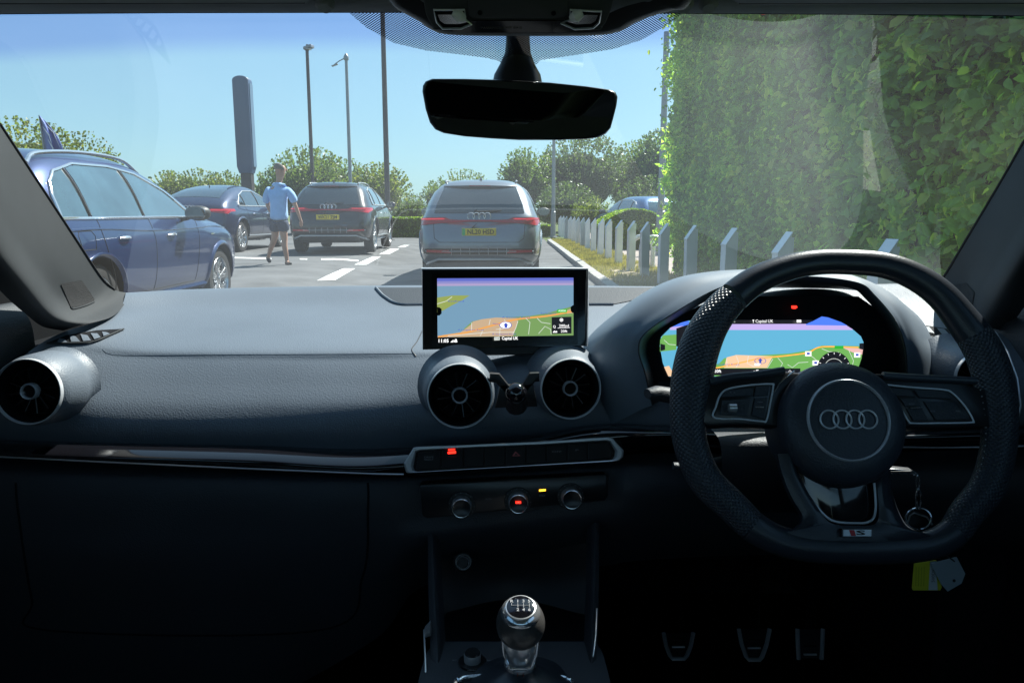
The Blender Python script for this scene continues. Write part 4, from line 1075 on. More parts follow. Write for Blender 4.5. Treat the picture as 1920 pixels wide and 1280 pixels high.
# ---------------- dashboard
dash = thing('dashboard', 'dark grey car dashboard with round air vents and gloss trim strip', 'dashboard', (0, 1.1, .85))
xsr = [236, 350, 500, 700, 960, 1200, 1400, 1600, 1765, 1800]
rows = [
 [(232, 562, 1.36), (350, 556, 1.43), (500, 551, 1.48), (700, 548, 1.51), (960, 548, 1.52), (1200, 549, 1.51), (1400, 549, 1.48), (1600, 547, 1.43), (1768, 542, 1.36)],
 [(236, 549, 1.30), (350, 543, 1.37), (500, 539, 1.42), (700, 536, 1.45), (960, 535, 1.46), (1200, 537, 1.45), (1400, 537, 1.42), (1600, 534, 1.37), (1772, 530, 1.30)],
 [(224, 580, 1.24), (345, 577, 1.29), (500, 573, 1.33), (700, 571, 1.35), (960, 570, 1.36), (1200, 571, 1.35), (1420, 572, 1.33), (1620, 569, 1.29), (1810, 562, 1.23)],
 [(184, 602, 1.17), (320, 613, 1.20), (500, 612, 1.215), (700, 611, 1.22), (960, 610, 1.22), (1200, 610, 1.22), (1430, 611, 1.21), (1650, 609, 1.19), (1850, 600, 1.16)],
 [(120, 622, 1.11), (250, 648, 1.115), (480, 653, 1.115), (700, 652, 1.112), (960, 650, 1.10), (1200, 650, 1.10), (1440, 650, 1.10), (1690, 645, 1.09), (1890, 628, 1.09)],
 [(70, 648, 1.075), (230, 672, 1.09), (470, 676, 1.09), (700, 676, 1.085), (960, 668, 1.065), (1200, 672, 1.07), (1440, 674, 1.07), (1700, 668, 1.065), (1915, 655, 1.06)],
 [(20, 690, 1.04), (200, 712, 1.056), (460, 716, 1.058), (700, 714, 1.052), (960, 706, 1.03), (1200, 712, 1.04), (1440, 716, 1.045), (1710, 708, 1.035), (1945, 690, 1.03)],
 [(-15, 745, 1.015), (180, 762, 1.021), (460, 766, 1.023), (700, 762, 1.018), (960, 755, 1.005), (1200, 760, 1.015), (1450, 766, 1.02), (1720, 756, 1.015), (1975, 740, 1.0)],
 [(-40, 800, 1.01), (180, 806, 1.006), (460, 810, 1.008), (700, 806, 1.008), (960, 800, 1.0), (1200, 800, 1.01), (1450, 806, 1.02), (1720, 800, 1.015), (1990, 790, 1.0)],
 [(-50, 845, 1.03), (180, 848, 1.015), (460, 856, 1.018), (700, 862, 1.02), (960, 850, 1.03), (1200, 830, 1.03), (1450, 845, 1.04), (1720, 836, 1.03), (1995, 830, 1.02)],
]
top = obj('dash_top', loft(rows, 120, 90), M('dash_vinyl'), dash, auto=70)
db = bvh_of(top)
# embossed fold of the passenger side; its highlight is a thin lighter tube
surf_line('pad_crease', [(192, 655), (205, 663), (240, 666), (400, 665), (600, 664), (775, 663)], db, M('vinyl_skylit'), dash, .0005, .0000, 60)
# shallow tray behind the screen
on_surf('dash_tray', [(705, 540), (1240, 540), (1215, 558), (1150, 571), (750, 571), (722, 560)], db, M('dark_vinyl'), dash, .0012)
surf_line('tray_lip', [(705, 541), (722, 558), (748, 571), (800, 572), (1000, 572), (1150, 572)], db, M('dash_vinyl'), dash, .003, .001, 50)
surf_line('screen_hatch_seam', [(1100, 664), (1112, 668), (1126, 650), (1132, 630)], db, M('matte_black'), dash, .0008)
surf_line('screen_hatch_seam', [(780, 668), (772, 655), (782, 640), (792, 620)], db, M('matte_black'), dash, .0008)

# ---------------- defroster side vents
def side_vent(pts, slats, lip):
    v = on_surf('side_defroster_vent', pts, db, M('deep_black'), dash, .0015, 6)
    for s in slats:
        on_surf('vent_slat', s, db, M('dash_vinyl'), v, .003, 4)
    surf_line('vent_lip', lip, db, M('pillar_trim'), v, .0014, .002, 30)
def z8(x, y): return (x/3.84, 580+y/3.84)
side_vent([z8(340, 245), z8(480, 190), z8(700, 155), z8(890, 145), z8(800, 185), z8(680, 235), z8(500, 247)],
          [[z8(415, 238), z8(430, 218), z8(465, 225), z8(488, 244), z8(425, 244)], [z8(500, 197), z8(545, 205), z8(578, 240), z8(515, 242)], [z8(578, 188), z8(630, 198), z8(655, 234), z8(600, 238)],
           [z8(652, 182), z8(700, 184), z8(724, 212), z8(680, 226)], [z8(735, 172), z8(770, 176), z8(790, 188), z8(745, 204)]],
          [z8(340, 247), z8(420, 247), z8(560, 247), z8(680, 238), z8(800, 188), z8(890, 148)])
side_vent([(1690, 612), (1740, 612), (1800, 622), (1830, 640), (1760, 632), (1710, 622)],
          [[(1700, 614), (1716, 614), (1722, 622), (1708, 620)], [(1728, 615), (1742, 616), (1752, 628), (1736, 625)], [(1756, 618), (1770, 620), (1782, 632), (1766, 630)]],
          [(1690, 614), (1730, 627), (1790, 637), (1830, 641)])

# ---------------- round air vents
def round_vent(cx, cy, rpx, Y, tilt, flare=1.35, dx=0, dy=10, lab=None):
    c = P(cx, cy, Y); k = Y/ray(cx, cy).y/1442; r = rpx*k
    ax = Vector(tilt).normalized()      # towards the viewer
    back = .075
    rows = []
    n = 56; a = ax.cross(Vector((0, 0, 1))).normalized(); b = ax.cross(a)
    # flared dash-coloured housing
    for f, rr, d in ((0, .985, .003), (.02, 1.02, .001), (.08, 1.09, -.010), (.25, 1.12, -.03), (.55, 1.15, -.05), (.8, flare, -.066), (1, flare*1.12, -back)):
        off = Vector((dx*k*f, 0, -dy*k*f))
        rows.append([c+off+ax*d+(a*math.cos(2*PI*q/n)+b*math.sin(2*PI*q/n))*r*rr for q in range(n)])
    v = obj('air_vent', MB().grid(rows, closed_u=True), M('dash_vinyl'), dash, auto=75)
    if lab: v['label'] = lab
    obj('vent_ring', MB().lathe([(r*1.0, -.002), (r*1.005, .005), (r*.99, .0085), (r*.965, .0085), (r*.95, .004), (r*.945, -.01)], c, ax, 64, cap=False), M('silver_paint'), v)
    obj('barrel', MB().lathe([(r*.955, .004), (r*.90, -.004), (r*.86, -.020), (r*.80, -.028), (r*.30, -.030), (0, -.030)], c, ax, 56, cap=False), M('deep_black'), v)
    obj('inner_ring', MB().lathe([(r*.72, -.020), (r*.735, -.012), (r*.70, -.010), (r*.68, -.018)], c, ax, 56, cap=False), M('satin_black'), v)
    mb0 = MB()
    for q in range(12):
        th = 2*PI*q/12+.1; d = a*math.cos(th)+b*math.sin(th); e = ax.cross(d)
        p0 = c+d*r*.24-ax*.016; p1 = c+d*r*.70-ax*.016
        tw = (e*.12+ax*.99).normalized()
        p0b = p0+tw*.010; p1b = p1+tw*.012
        mb = MB().prism([p0, p1, p1b, p0b], e.cross(d)*0+(e-ax*.3).normalized()*.0012)
        obj('vane', mb, M('satin_black'), v, smooth=False)
    obj('centre_cap', MB().lathe([(r*.24, -.02), (r*.24, -.002), (r*.20, .001), (0, .001)], c, ax, 36, cap=False), M('gloss_black'), v)
    obj('centre_ring', MB().lathe([(r*.19, -.004), (r*.20, .003), (r*.225, .0045), (r*.25, .002), (r*.255, -.006)], c+ax*.002, ax, 40, cap=False), M('silver_paint'), v)
    # thumb tab on the ring top
    th = PI/2
    return v
round_vent(862, 741, 61, .945, (.10, -1, .10), 1.22, 2, -4)
round_vent(1069, 728, 57, .975, (.10, -1, .10), 1.22, 2, -4)
round_vent(57, 733, 62, .965, (.06, -1, .10), 1.09, 3, 0)
round_vent(1838, 708, 50, .985, (-.06, -1, .10), 1.3, -8, -4)
# bracket between the two centre vents with ball mount
hold = thing('phone_mount', 'black ball phone mount bracketed between the two centre air vents', 'phone mount', P(968, 738, .93))
bp = lambda x, y, Y=.945: P(x, y, Y)
mb = MB().prism([bp(918, 700), bp(936, 701), bp(958, 728), bp(962, 740), bp(952, 742), bp(930, 718), bp(917, 716)], (0, .008, 0), bev=.001)
mb.prism([bp(1011, 699), bp(993, 700), bp(976, 726), bp(974, 740), bp(984, 740), bp(1003, 716), bp(1012, 715)], (0, .008, 0), bev=.001)
obj('arms', mb, M('matte_black'), hold)
obj('clip_plate', MB().prism([bp(928, 765), bp(938, 722), bp(1000, 720), bp(1008, 762)], (0, .006, 0), bev=.001).tube([bp(968, 760), bp(968, 745, .93)], [.014, .010], 14), M('matte_black'), hold)
c0 = P(968, 737, .93); mb = MB(); rr = .0135
mb.lathe([(rr*math.sin(PI*k/14), -rr*math.cos(PI*k/14)) for k in range(15)], c0, (0, -1, 0), 28, cap=False); obj('ball', mb, M('gloss_black'), hold)

# ---------------- instrument hood
rim_ = [(1222, 760), (1208, 700), (1196, 655), (1211, 622), (1284, 573), (1346, 540), (1400, 526), (1470, 519), (1540, 519), (1611, 530), (1640, 552), (1678, 598), (1697, 645), (1702, 695), (1700, 760)]
ridge = [(1158, 790), (1140, 740), (1134, 680), (1150, 620), (1205, 562), (1270, 525), (1330, 510), (1400, 505), (1500, 504), (1580, 511), (1640, 535), (1692, 575), (1720, 640), (1722, 700), (1718, 770)]
base_ = [(1120, 810), (1098, 760), (1088, 690), (1098, 640), (1150, 590), (1215, 552), (1290, 542), (1400, 540), (1500, 540), (1590, 543), (1660, 555), (1720, 590), (1752, 650), (1755, 710), (1748, 790)]
rimY = [.985, .985, .985, .985, .99, 1.0, 1.005, 1.01, 1.01, 1.005, 1.0, .99, .985, .985, .985]
ridY = [1.0, 1.0, 1.005, 1.01, 1.03, 1.05, 1.07, 1.08, 1.08, 1.07, 1.05, 1.02, 1.0, 1.0, 1.0]
basY = [1.02, 1.045, 1.08, 1.11, 1.18, 1.27, 1.34, 1.38, 1.38, 1.34, 1.26, 1.16, 1.08, 1.04, 1.02]
tunnel = [(x+(1440-x)*.085, y+(650-y)*.09) for x, y in rim_]
hr = [[(x, y, Y) for (x, y), Y in zip(base_, basY)],
      [((x*.45+a*.55), (y*.4+b*.6)-6*(1 if 3 < i < 11 else .3), (Y*.45+Z*.55)) for i, ((x, y), (a, b), Y, Z) in enumerate(zip(base_, ridge, basY, ridY))],
      [(x, y, Y) for (x, y), Y in zip(ridge, ridY)],
      [((x*.3+a*.7), (y*.3+b*.7)-1.5, (Y*.4+Z*.6)-.004) for (x, y), (a, b), Y, Z in zip(ridge, rim_, ridY, rimY)],
      [(x, y, Y) for (x, y), Y in zip(rim_, rimY)]]
hood = obj('instrument_hood', loft(hr, 110, 34), M('vinyl_skylit'), dash, auto=80)
lip = [[(x, y, Y) for (x, y), Y in zip(rim_, rimY)], [(x+(1440-x)*.02, y+(650-y)*.02, Y+.004) for (x, y), Y in zip(rim_, rimY)], [(x, y, 1.034) for x, y in tunnel]]
obj('hood_tunnel', loft(lip, 90, 12), M('matte_black'), dash, auto=80)

# ---------------- instrument display
DP = Plane(P(1240, 700, 1.016), P(1620, 700, 1.016), P(1240, 600, 1.034))
def emit(name, col, s=1.0):
    return mat('lit_'+name, col, .3, emit=s)
def flat(name, pts, plane, off, mt, parent):
    vs, fs = fill(pts); mb = MB().add([plane.at(v.x, v.y, off) for v in vs], fs); return obj(name, mb, mt, parent, smooth=False)
def stroke(name, pts, wpx, plane, off, mt, parent, n=None):
    pts = [Vector(p[:2]) for p in (cr(pts, n) if n else pts)]; L = []; Rr = []
    for i, p in enumerate(pts):
        t = (pts[min(i+1, len(pts)-1)]-pts[max(i-1, 0)]).normalized(); nn = Vector((-t.y, t.x))*wpx/2; L.append(p+nn); Rr.append(p-nn)
    mb = MB().grid([[plane.at(q.x, q.y, off) for q in L], [plane.at(q.x, q.y, off) for q in Rr]]); return obj(name, mb, mt, parent, smooth=False)
def label_px(s, px, py, hpx, plane, off, mt, parent, wpx=None, bold=0):
    o0 = plane.at(px, py, off); e = plane.at(px+100, py, off); k = (e-o0).length/100
    me = text_mesh(s, hpx*k*1.35, mt, bold*k, width=wpx*k if wpx else None); o = link('lettering', me, parent)
    o.matrix_parent_inverse = wm(parent).inverted(); o.matrix_basis = basis(o0, plane.at(px+10, py, off)-o0, plane.v); return o
def disc_px(name, cx, cy, r, plane, off, mt, parent, r2=0, a0=0, a1=2*PI, sq=1):
    n = 32; out = [(cx+r*math.cos(a0+(a1-a0)*i/n), cy-sq*r*math.sin(a0+(a1-a0)*i/n)) for i in range(n+1)]
    inn = [(cx+r2*math.cos(a0+(a1-a0)*i/n), cy-sq*r2*math.sin(a0+(a1-a0)*i/n)) for i in range(n+1)]
    mb = MB().grid([[plane.at(*q, off) for q in out], [plane.at(*q, off) for q in inn]]); return obj(name, mb, mt, parent, smooth=False)
disp = obj('instrument_display', MB().prism([DP.at(*p, -.001) for p in [(1215, 715), (1692, 715), (1694, 640), (1668, 596), (1610, 556), (1350, 556), (1290, 585), (1212, 628)]], (0, .004, 0)), M('deep_black'), dash, smooth=False)
def zi(x, y): return (1220+x/4.364, 580+y/4.364)
ES = .78
emit('water', (.075, .27, .40), ES); emit('lilac', (.33, .26, .50), ES); emit('sky_blue', (.05, .13, .62), ES); emit('green', (.10, .26, .06), ES); emit('tan', (.55, .36, .22), ES)
emit('orange', (.75, .30, .05), ES); emit('road_white', (.45, .48, .45), ES); emit('black', (.006, .006, .008), ES); emit('white', (.75, .75, .75), ES); emit('red', (.9, .02, .01), 1.6); emit('tag_green', (.02, .28, .02), ES)
emit('navy', (.03, .05, .30), ES); emit('amber', (1, .42, .02), 2.5); emit('pink', (.5, .30, .28), ES)
I = [0]
def st(): I[0] += 1; return .0002*I[0]
outl = [zi(75, 300), zi(85, 225), zi(160, 150), zi(250, 108), zi(310, 92), zi(420, 88), zi(600, 120), zi(1280, 118), zi(1330, 95), zi(1400, 58), zi(1450, 65), zi(1560, 105), zi(1650, 160), zi(1720, 220), zi(1742, 270), zi(1725, 400), zi(1690, 500), zi(1660, 548), zi(150, 548), zi(100, 440)]
m0 = flat('map_water', outl, DP, st(), M('lit_water'), disp)
flat('map_horizon', [zi(160, 150), zi(250, 108), zi(600, 120), zi(1280, 118), zi(1560, 105), zi(1650, 160), zi(1655, 168), zi(155, 168)], DP, st(), M('lit_lilac'), disp)
flat('map_sky', [zi(1270, 120), zi(1330, 95), zi(1400, 58), zi(1450, 65), zi(1560, 105), zi(1610, 132), zi(1270, 128)], DP, st(), M('lit_sky_blue'), disp)
flat('map_sky', [zi(175, 143), zi(250, 108), zi(310, 92), zi(320, 130)], DP, st(), M('lit_sky_blue'), disp)
flat('map_land', [zi(78, 250), zi(100, 212), zi(210, 205), zi(210, 330), zi(76, 345)], DP, st(), M('lit_green'), disp)
flat('map_land', [zi(440, 480), zi(560, 442), zi(600, 400), zi(700, 375), zi(880, 375), zi(1130, 360), zi(1290, 335), zi(1400, 295), zi(1740, 300), zi(1725, 400), zi(1690, 500), zi(1660, 546), zi(430, 546)], DP, st(), M('lit_green'), disp)
flat('map_town', [zi(600, 478), zi(622, 392), zi(700, 372), zi(1000, 382), zi(950, 478)], DP, st(), M('lit_tan'), disp)
flat('map_town', [zi(1570, 312), zi(1738, 320), zi(1730, 370), zi(1650, 350)], DP, st(), M('lit_pink'), disp)
flat('map_town', [zi(110, 470), zi(150, 460), zi(200, 546), zi(145, 546)], DP, st(), M('lit_tan'), disp)
stroke('map_road', [zi(480, 490), zi(620, 462), zi(760, 430), zi(900, 400), zi(1130, 376), zi(1290, 352), zi(1400, 306), zi(1700, 310)], 2.2, DP, st(), M('lit_orange'), disp, 40)
for q in ([zi(700, 380), zi(720, 430), zi(700, 475)], [zi(800, 378), zi(790, 440), zi(850, 470)], [zi(1040, 395), zi(1080, 440), zi(1060, 478)], [zi(1300, 370), zi(1340, 400), zi(1360, 420)], [zi(1620, 330), zi(1660, 420), zi(1640, 500)], [zi(622, 400), zi(625, 470)], [zi(1000, 405), zi(955, 478)], [zi(1120, 450), zi(1160, 475), zi(1210, 435), zi(1290, 430)], [zi(1400, 320), zi(1460, 345), zi(1540, 350)], [zi(110, 250), zi(150, 285), zi(205, 290)]):
    stroke('map_street', q, .9, DP, st(), M('lit_road_white'), disp)
flat('map_water_edge', [zi(1180, 330), zi(1181, 330), zi(1181, 331)], DP, st(), M('lit_water'), disp)
for (x, y) in ((1290, 362), (1690, 372), (1350, 437)):
    flat('map_pin', [zi(x-25, y-20), zi(x+25, y-20), zi(x+25, y+20), zi(x-25, y+20)], DP, st(), M('lit_white'), disp); flat('map_pin', [zi(x-12, y-10), zi(x+12, y-10), zi(x+12, y+8), zi(x-12, y+8)], DP, st(), M('lit_navy'), disp)
flat('road_tag', [zi(1505, 297), zi(1578, 297), zi(1578, 322), zi(1505, 322)], DP, st(), M('lit_tag_green'), disp)
flat('status_bar', [zi(467, 482), zi(1225, 482), zi(1225, 537), zi(467, 537)], DP, st(), M('lit_black'), disp)
flat('status_bar', [zi(420, 86), zi(1330, 86), zi(1280, 118), zi(600, 120), zi(420, 120)], DP, st(), M('lit_black'), disp)
flat('menu_tab', [zi(210, 155), zi(300, 125), zi(470, 125), zi(470, 400), zi(210, 300)], DP, st(), M('lit_black'), disp)
flat('menu_tab', [zi(80, 280), zi(118, 290), zi(118, 330), zi(80, 340)], DP, st(), M('lit_black'), disp); flat('menu_tab', [zi(1708, 278), zi(1742, 275), zi(1742, 330), zi(1708, 322)], DP, st(), M('lit_black'), disp)
disc_px('position_marker', *zi(897, 420), 48/4.364, DP, st(), M('lit_navy'), disp, 43/4.364, sq=.55)
flat('position_arrow', [zi(897, 398), zi(918, 418), zi(906, 418), zi(906, 440), zi(888, 440), zi(888, 418), zi(876, 418)], DP, st(), M('lit_navy'), disp)
flat('map_pin', [zi(850, 440), zi(900, 440), zi(890, 460), zi(850, 460)], DP, st(), M('lit_white'), disp)
disc_px('rev_dial', *zi(1500, 480), 135/4.364, DP, st(), M('lit_black'), disp); disc_px('dial_ring', *zi(1500, 480), 80/4.364, DP, st(), M('lit_road_white'), disp, 76/4.364)
for k in range(9):
    a = R(-5+k*23.5); c_ = zi(1500, 480); stroke('dial_tick', [(c_[0]+26*math.cos(a), c_[1]-26*math.sin(a)), (c_[0]+29.5*math.cos(a), c_[1]-29.5*math.sin(a))], .9, DP, st(), M('lit_white'), disp)
disc_px('speed_dial', *zi(330, 500), 115/4.364, DP, st(), M('lit_black'), disp); disc_px('dial_ring', *zi(330, 500), 113/4.364, DP, st(), M('lit_red'), disp, 108/4.364, -.5, .9)
flat('dial_light', [zi(392, 462), zi(416, 462), zi(416, 484), zi(392, 484)], DP, st(), M('lit_red'), disp); flat('dial_light', [zi(375, 530), zi(398, 534), zi(396, 550), zi(372, 548)], DP, st(), M('lit_red'), disp)
label_px('Capital UK', *zi(930, 97), 6, DP, st(), M('lit_white'), disp, 33); label_px('90', *zi(643, 97), 6, DP, st(), M('lit_white'), disp, 9); label_px('mi', *zi(680, 101), 3, DP, st(), M('lit_road_white'), disp, 5)
label_px('20ft', *zi(548, 505), 6, DP, st(), M('lit_white'), disp, 13, .12); label_px('offroad', *zi(897, 508), 6.5, DP, st(), M('lit_white'), disp, 27, .2); label_px('Q', *zi(1140, 508), 5, DP, st(), M('lit_white'), disp)
label_px('A Seafield Road', *zi(620, 450), 3, DP, st(), M('lit_navy'), disp, 48)
flat('antenna_icon', [zi(832, 85), zi(848, 85), zi(842, 95), zi(842, 110), zi(838, 110), zi(838, 95)], DP, st(), M('lit_white'), disp)
flat('station_icon', [zi(1195, 85), zi(1232, 85), zi(1232, 107), zi(1195, 107)], DP, st(), M('lit_white'), disp); flat('station_icon', [zi(1211, 88), zi(1216, 88), zi(1216, 105), zi(1211, 105)], DP, st(), M('lit_black'), disp)
flat('warning_light', [(1484, 573), (1494, 573), (1495, 577), (1490, 579), (1484, 578)], DP, st(), M('lit_red'), disp)

# ---------------- infotainment screen
scr = thing('infotainment_screen', 'flat upright touch screen showing a coastal map, raised from the dashboard centre', 'screen', P(946, 655, 1.04))
SP = Plane(P(792, 655, 1.020), P(1100, 648.5, 1.055), P(792, 505, 1.045))
SP = Plane(P(792, 655, 1.020), P(1098, 648, 1.052), P(793, 505, 1.040))
bz = [(792.5, 655.5), (1097.5, 648.5), (1100, 505), (791.5, 505)]
I[0] = 0
obj('bezel', MB().prism([SP.at(*p) for p in bz], -SP.n*.012, bev=.0012), M('gloss_black'), scr, auto=30)
obj('edge_trim', MB().tube([SP.at(790, 504.5, -.006), SP.at(945, 504, -.006), SP.at(1101, 504, -.006), SP.at(1101, 575, -.006), SP.at(1099, 649, -.006)], .0022, 8, flat=2.2, up=SP.n), M('satin_chrome'), scr)
obj('support', MB().prism([SP.at(850, 650, -.012), SP.at(1050, 645, -.012), SP.at(1045, 662, -.012), SP.at(855, 666, -.012)], (0, .02, -.005)), M('matte_black'), scr)
pan = obj('display_panel', MB().add([SP.at(*p, .0006) for p in ((810, 512), (1083, 511), (1083, 646), (810, 650))], [(0, 1, 2, 3)]), mat('panel_black', (.003, .003, .004), .12), scr, smooth=False)
def zs(x, y): return (760+x/3.765, 490+y/3.765)
I[0] = 4
E2 = .62
emit('m_sky', (.085, .11, .42), E2); emit('m_lilac', (.30, .25, .42), E2); emit('m_water', (.13, .24, .34), E2); emit('m_green', (.14, .25, .08), E2); emit('m_tan', (.42, .30, .19), E2); emit('m_orange', (.62, .28, .07), E2)
emit('m_hill', (.22, .27, .07), E2); emit('m_white', (.8, .8, .8), .8); emit('m_blend', (.19, .19, .42), E2)
flat('map_water', [zs(225, 120), zs(1187, 115), zs(1187, 522), zs(228, 536)], SP, st(), M('lit_m_water'), pan)
flat('map_sky', [zs(225, 120), zs(1187, 115), zs(1187, 135), zs(225, 140)], SP, st(), M('lit_m_sky'), pan)
flat('map_sky', [zs(225, 140), zs(1187, 135), zs(1187, 152), zs(225, 158)], SP, st(), M('lit_m_blend'), pan)
flat('map_horizon', [zs(225, 158), zs(1187, 152), zs(1187, 168), zs(225, 174)], SP, st(), M('lit_m_lilac'), pan)
flat('map_land', [zs(225, 255), zs(330, 240), zs(455, 240), zs(400, 275), zs(330, 310), zs(270, 345), zs(225, 362)], SP, st(), M('lit_m_hill'), pan)
flat('map_land', [zs(400, 495), zs(420, 470), zs(470, 425), zs(520, 412), zs(640, 400), zs(880, 385), zs(1000, 365), zs(1187, 315), zs(1187, 522), zs(330, 534)], SP, st(), M('lit_m_green'), pan)
flat('map_town', [zs(390, 500), zs(470, 440), zs(475, 425), zs(540, 408), zs(640, 396), zs(790, 400), zs(795, 430), zs(760, 527), zs(240, 535), zs(260, 520)], SP, st(), M('lit_m_tan'), pan)
flat('map_town', [zs(1130, 350), zs(1187, 325), zs(1187, 365), zs(1140, 370)], SP, st(), M('lit_m_tan'), pan)
stroke('map_road', [zs(230, 532), zs(400, 508), zs(520, 478), zs(640, 445), zs(790, 408), zs(1000, 385), zs(1180, 352)], 3.2, SP, st(), M('lit_m_orange'), pan, 40)
for q in ([zs(600, 410), zs(590, 450)], [zs(850, 400), zs(880, 430), zs(870, 515)], [zs(300, 525), zs(420, 515), zs(600, 500), zs(770, 500)], [zs(930, 400), zs(960, 430), zs(1025, 440)], [zs(700, 410), zs(720, 470), zs(640, 480)], [zs(225, 300), zs(290, 280), zs(330, 250)], [zs(468, 432), zs(468, 490)], [zs(795, 420), zs(780, 470), zs(757, 515)], [zs(940, 510), zs(985, 458), zs(1025, 478), zs(1030, 515)], [zs(545, 490), zs(530, 525)], [zs(670, 455), zs(665, 525)]):
    stroke('map_street', q, .9, SP, st(), M('lit_road_white'), pan)
disc_px('position_marker', *zs(708, 450), 11, SP, st(), M('lit_white'), pan, 0, sq=.55); disc_px('position_marker', *zs(708, 450), 11.6, SP, st(), M('lit_navy'), pan, 10.2, sq=.57)
flat('position_arrow', [zs(710, 432), zs(728, 450), zs(720, 450), zs(720, 468), zs(700, 468), zs(700, 450), zs(690, 450)], SP, st(), M('lit_navy'), pan)
flat('road_tag', [zs(1073, 338), zs(1140, 336), zs(1141, 360), zs(1074, 363)], SP, st(), M('lit_tag_green'), pan)
for (x, y, s_, w_) in ((357, 281, 'Seafield', 30), (463, 483, 'A Langstone Road', 48), (782, 395, 'A Eastern Road', 52), (697, 513, 'A Seaspeed Road', 44), (640, 440, 'Ridgeway', 12), (1010, 367, 'Farlington', 28)):
    label_px(s_, *zs(x, y), 2.8, SP, st(), M('lit_navy'), pan, w_)
label_px('A2030', *zs(1107, 349), 3.2, SP, st(), M('lit_m_white'), pan, 14)
flat('info_box', [zs(1033, 394), zs(1173, 390), zs(1173, 508), zs(1034, 512)], SP, st(), M('lit_black'), pan)
label_px('200yd', *zs(1120, 454), 5, SP, st(), M('lit_m_white'), pan, 18); label_px('20ft', *zs(1120, 493), 5, SP, st(), M('lit_m_white'), pan, 12); stroke('scale_line', [zs(1075, 470), zs(1162, 467)], .7, SP, st(), M('lit_m_white'), pan)
label_px('Q', *zs(1052, 461), 5, SP, st(), M('lit_m_white'), pan); disc_px('target_icon', *zs(1102, 413), 3.2, SP, st(), M('lit_m_white'), pan, 2.2); disc_px('target_icon', *zs(1102, 413), 1.2, SP, st(), M('lit_m_white'), pan)
flat('hill_icon', [zs(1040, 502), zs(1052, 488), zs(1060, 494), zs(1070, 490), zs(1072, 502)], SP, st(), M('lit_m_white'), pan)
label_px('11:05', *zs(268, 561), 6.6, SP, st(), M('lit_m_white'), pan, 18.5, .15); label_px('Capital UK', *zs(738, 543), 6, SP, st(), M('lit_m_white'), pan, 30, .1)
flat('signal_icon', [zs(318, 570), zs(340, 552), zs(340, 570)], SP, st(), M('lit_m_white'), pan); flat('network_icon', [zs(345, 570), zs(345, 562), zs(352, 548), zs(362, 548), zs(367, 570)], SP, st(), M('lit_m_white'), pan)
flat('radio_icon', [zs(627, 534), zs(666, 532), zs(667, 555), zs(628, 557)], SP, st(), M('lit_road_white'), pan); label_px('DAB', *zs(647, 545), 3.5, SP, st(), M('lit_black'), pan, 8)
for q in ([zs(225, 322), zs(240, 324), zs(256, 335), zs(256, 368), zs(240, 382), zs(226, 382)], [zs(1187, 308), zs(1178, 312), zs(1166, 322), zs(1168, 350), zs(1178, 362), zs(1187, 364)]): flat('menu_tab', q, SP, st(), M('panel_black'), pan)

# ---------------- gloss trim strip, switch bar, climate panel, lower dash
tr = [
 [(-60, 824, 1.01), (200, 830, 1.012), (460, 834, 1.015), (700, 841, 1.012), (960, 824, 1.0), (1120, 798, 1.0), (1260, 800, 1.0), (1500, 806, 1.02), (1700, 808, 1.01), (1980, 800, .99)],
 [(-60, 830, .987), (200, 836, .990), (460, 842, .990), (700, 850, .985), (960, 832, .965), (1120, 806, .965), (1260, 808, .965), (1500, 814, .98), (1700, 812, .975), (1980, 806, .95)],
 [(-60, 846, .966), (200, 856, .968), (460, 863, .967), (700, 873, .962), (960, 852, .955), (1120, 828, .955), (1260, 818, .958), (1500, 824, .97), (1700, 822, .965), (1980, 815, .94)],
 [(-60, 852, .968), (200, 865, .970), (460, 877, .969), (700, 887, .963), (960, 878, .965), (1120, 862, .965), (1260, 834, .966), (1500, 838, .98), (1700, 836, .975), (1980, 830, .95)]]
trim = obj('trim_strip', loft(tr, 120, 16), M('gloss_black'), dash, auto=80)
obj('trim_edge', MB().tube([P(*p) for p in [(-60, 853, .965), (200, 866, .967), (460, 878, .966), (700, 888, .96), (757, 889, .95)]], .0012, 6), M('satin_chrome'), dash)
obj('trim_edge', MB().tube([P(*p) for p in [(1690, 838, .968), (1760, 839, .962), (1850, 838, .955), (1960, 835, .94)]], .0012, 6), M('satin_chrome'), dash)
# switch bar: bright frame, dark fascia, eight keys
def zb_(x, y): return (740+x/3.692, 790+y/3.692)
SB = Plane(P(757, 869, .925), P(1170, 844, .945), P(775, 839, .935))
frame_o = [zb_(62, 290), zb_(130, 180), zb_(160, 174), zb_(600, 155), zb_(1030, 138), zb_(1380, 112), zb_(1480, 108), zb_(1510, 118), zb_(1585, 200), zb_(1582, 245), zb_(1555, 270), zb_(1510, 277), zb_(90, 356), zb_(78, 350)]
frame_i = [zb_(130, 312), zb_(148, 212), zb_(175, 200), zb_(600, 178), zb_(1030, 160), zb_(1390, 138), zb_(1465, 134), zb_(1490, 142), zb_(1524, 205), zb_(1520, 240), zb_(1505, 260), zb_(1480, 266), zb_(160, 346), zb_(140, 340)]
bar = obj('switch_bar', MB().prism([SB.at(*p, -.002) for p in frame_i], -SB.n*.03), M('satin_black'), dash, auto=30)
rows = [[SB.at(*p, o) for p in L] for L, o in ((frame_o, -.03), (frame_o, .0), ([((a[0]*.8+b[0]*.2), (a[1]*.8+b[1]*.2)) for a, b in zip(frame_o, frame_i)], .0035), ([((a[0]*.3+b[0]*.7), (a[1]*.3+b[1]*.7)) for a, b in zip(frame_o, frame_i)], .003), (frame_i, -.003))]
obj('frame', MB().grid(rows, closed_u=True), M('brushed_alu'), bar, auto=35)
kx = [150, 320, 475, 620, 765, 910, 1050, 1195, 1335, 1500]
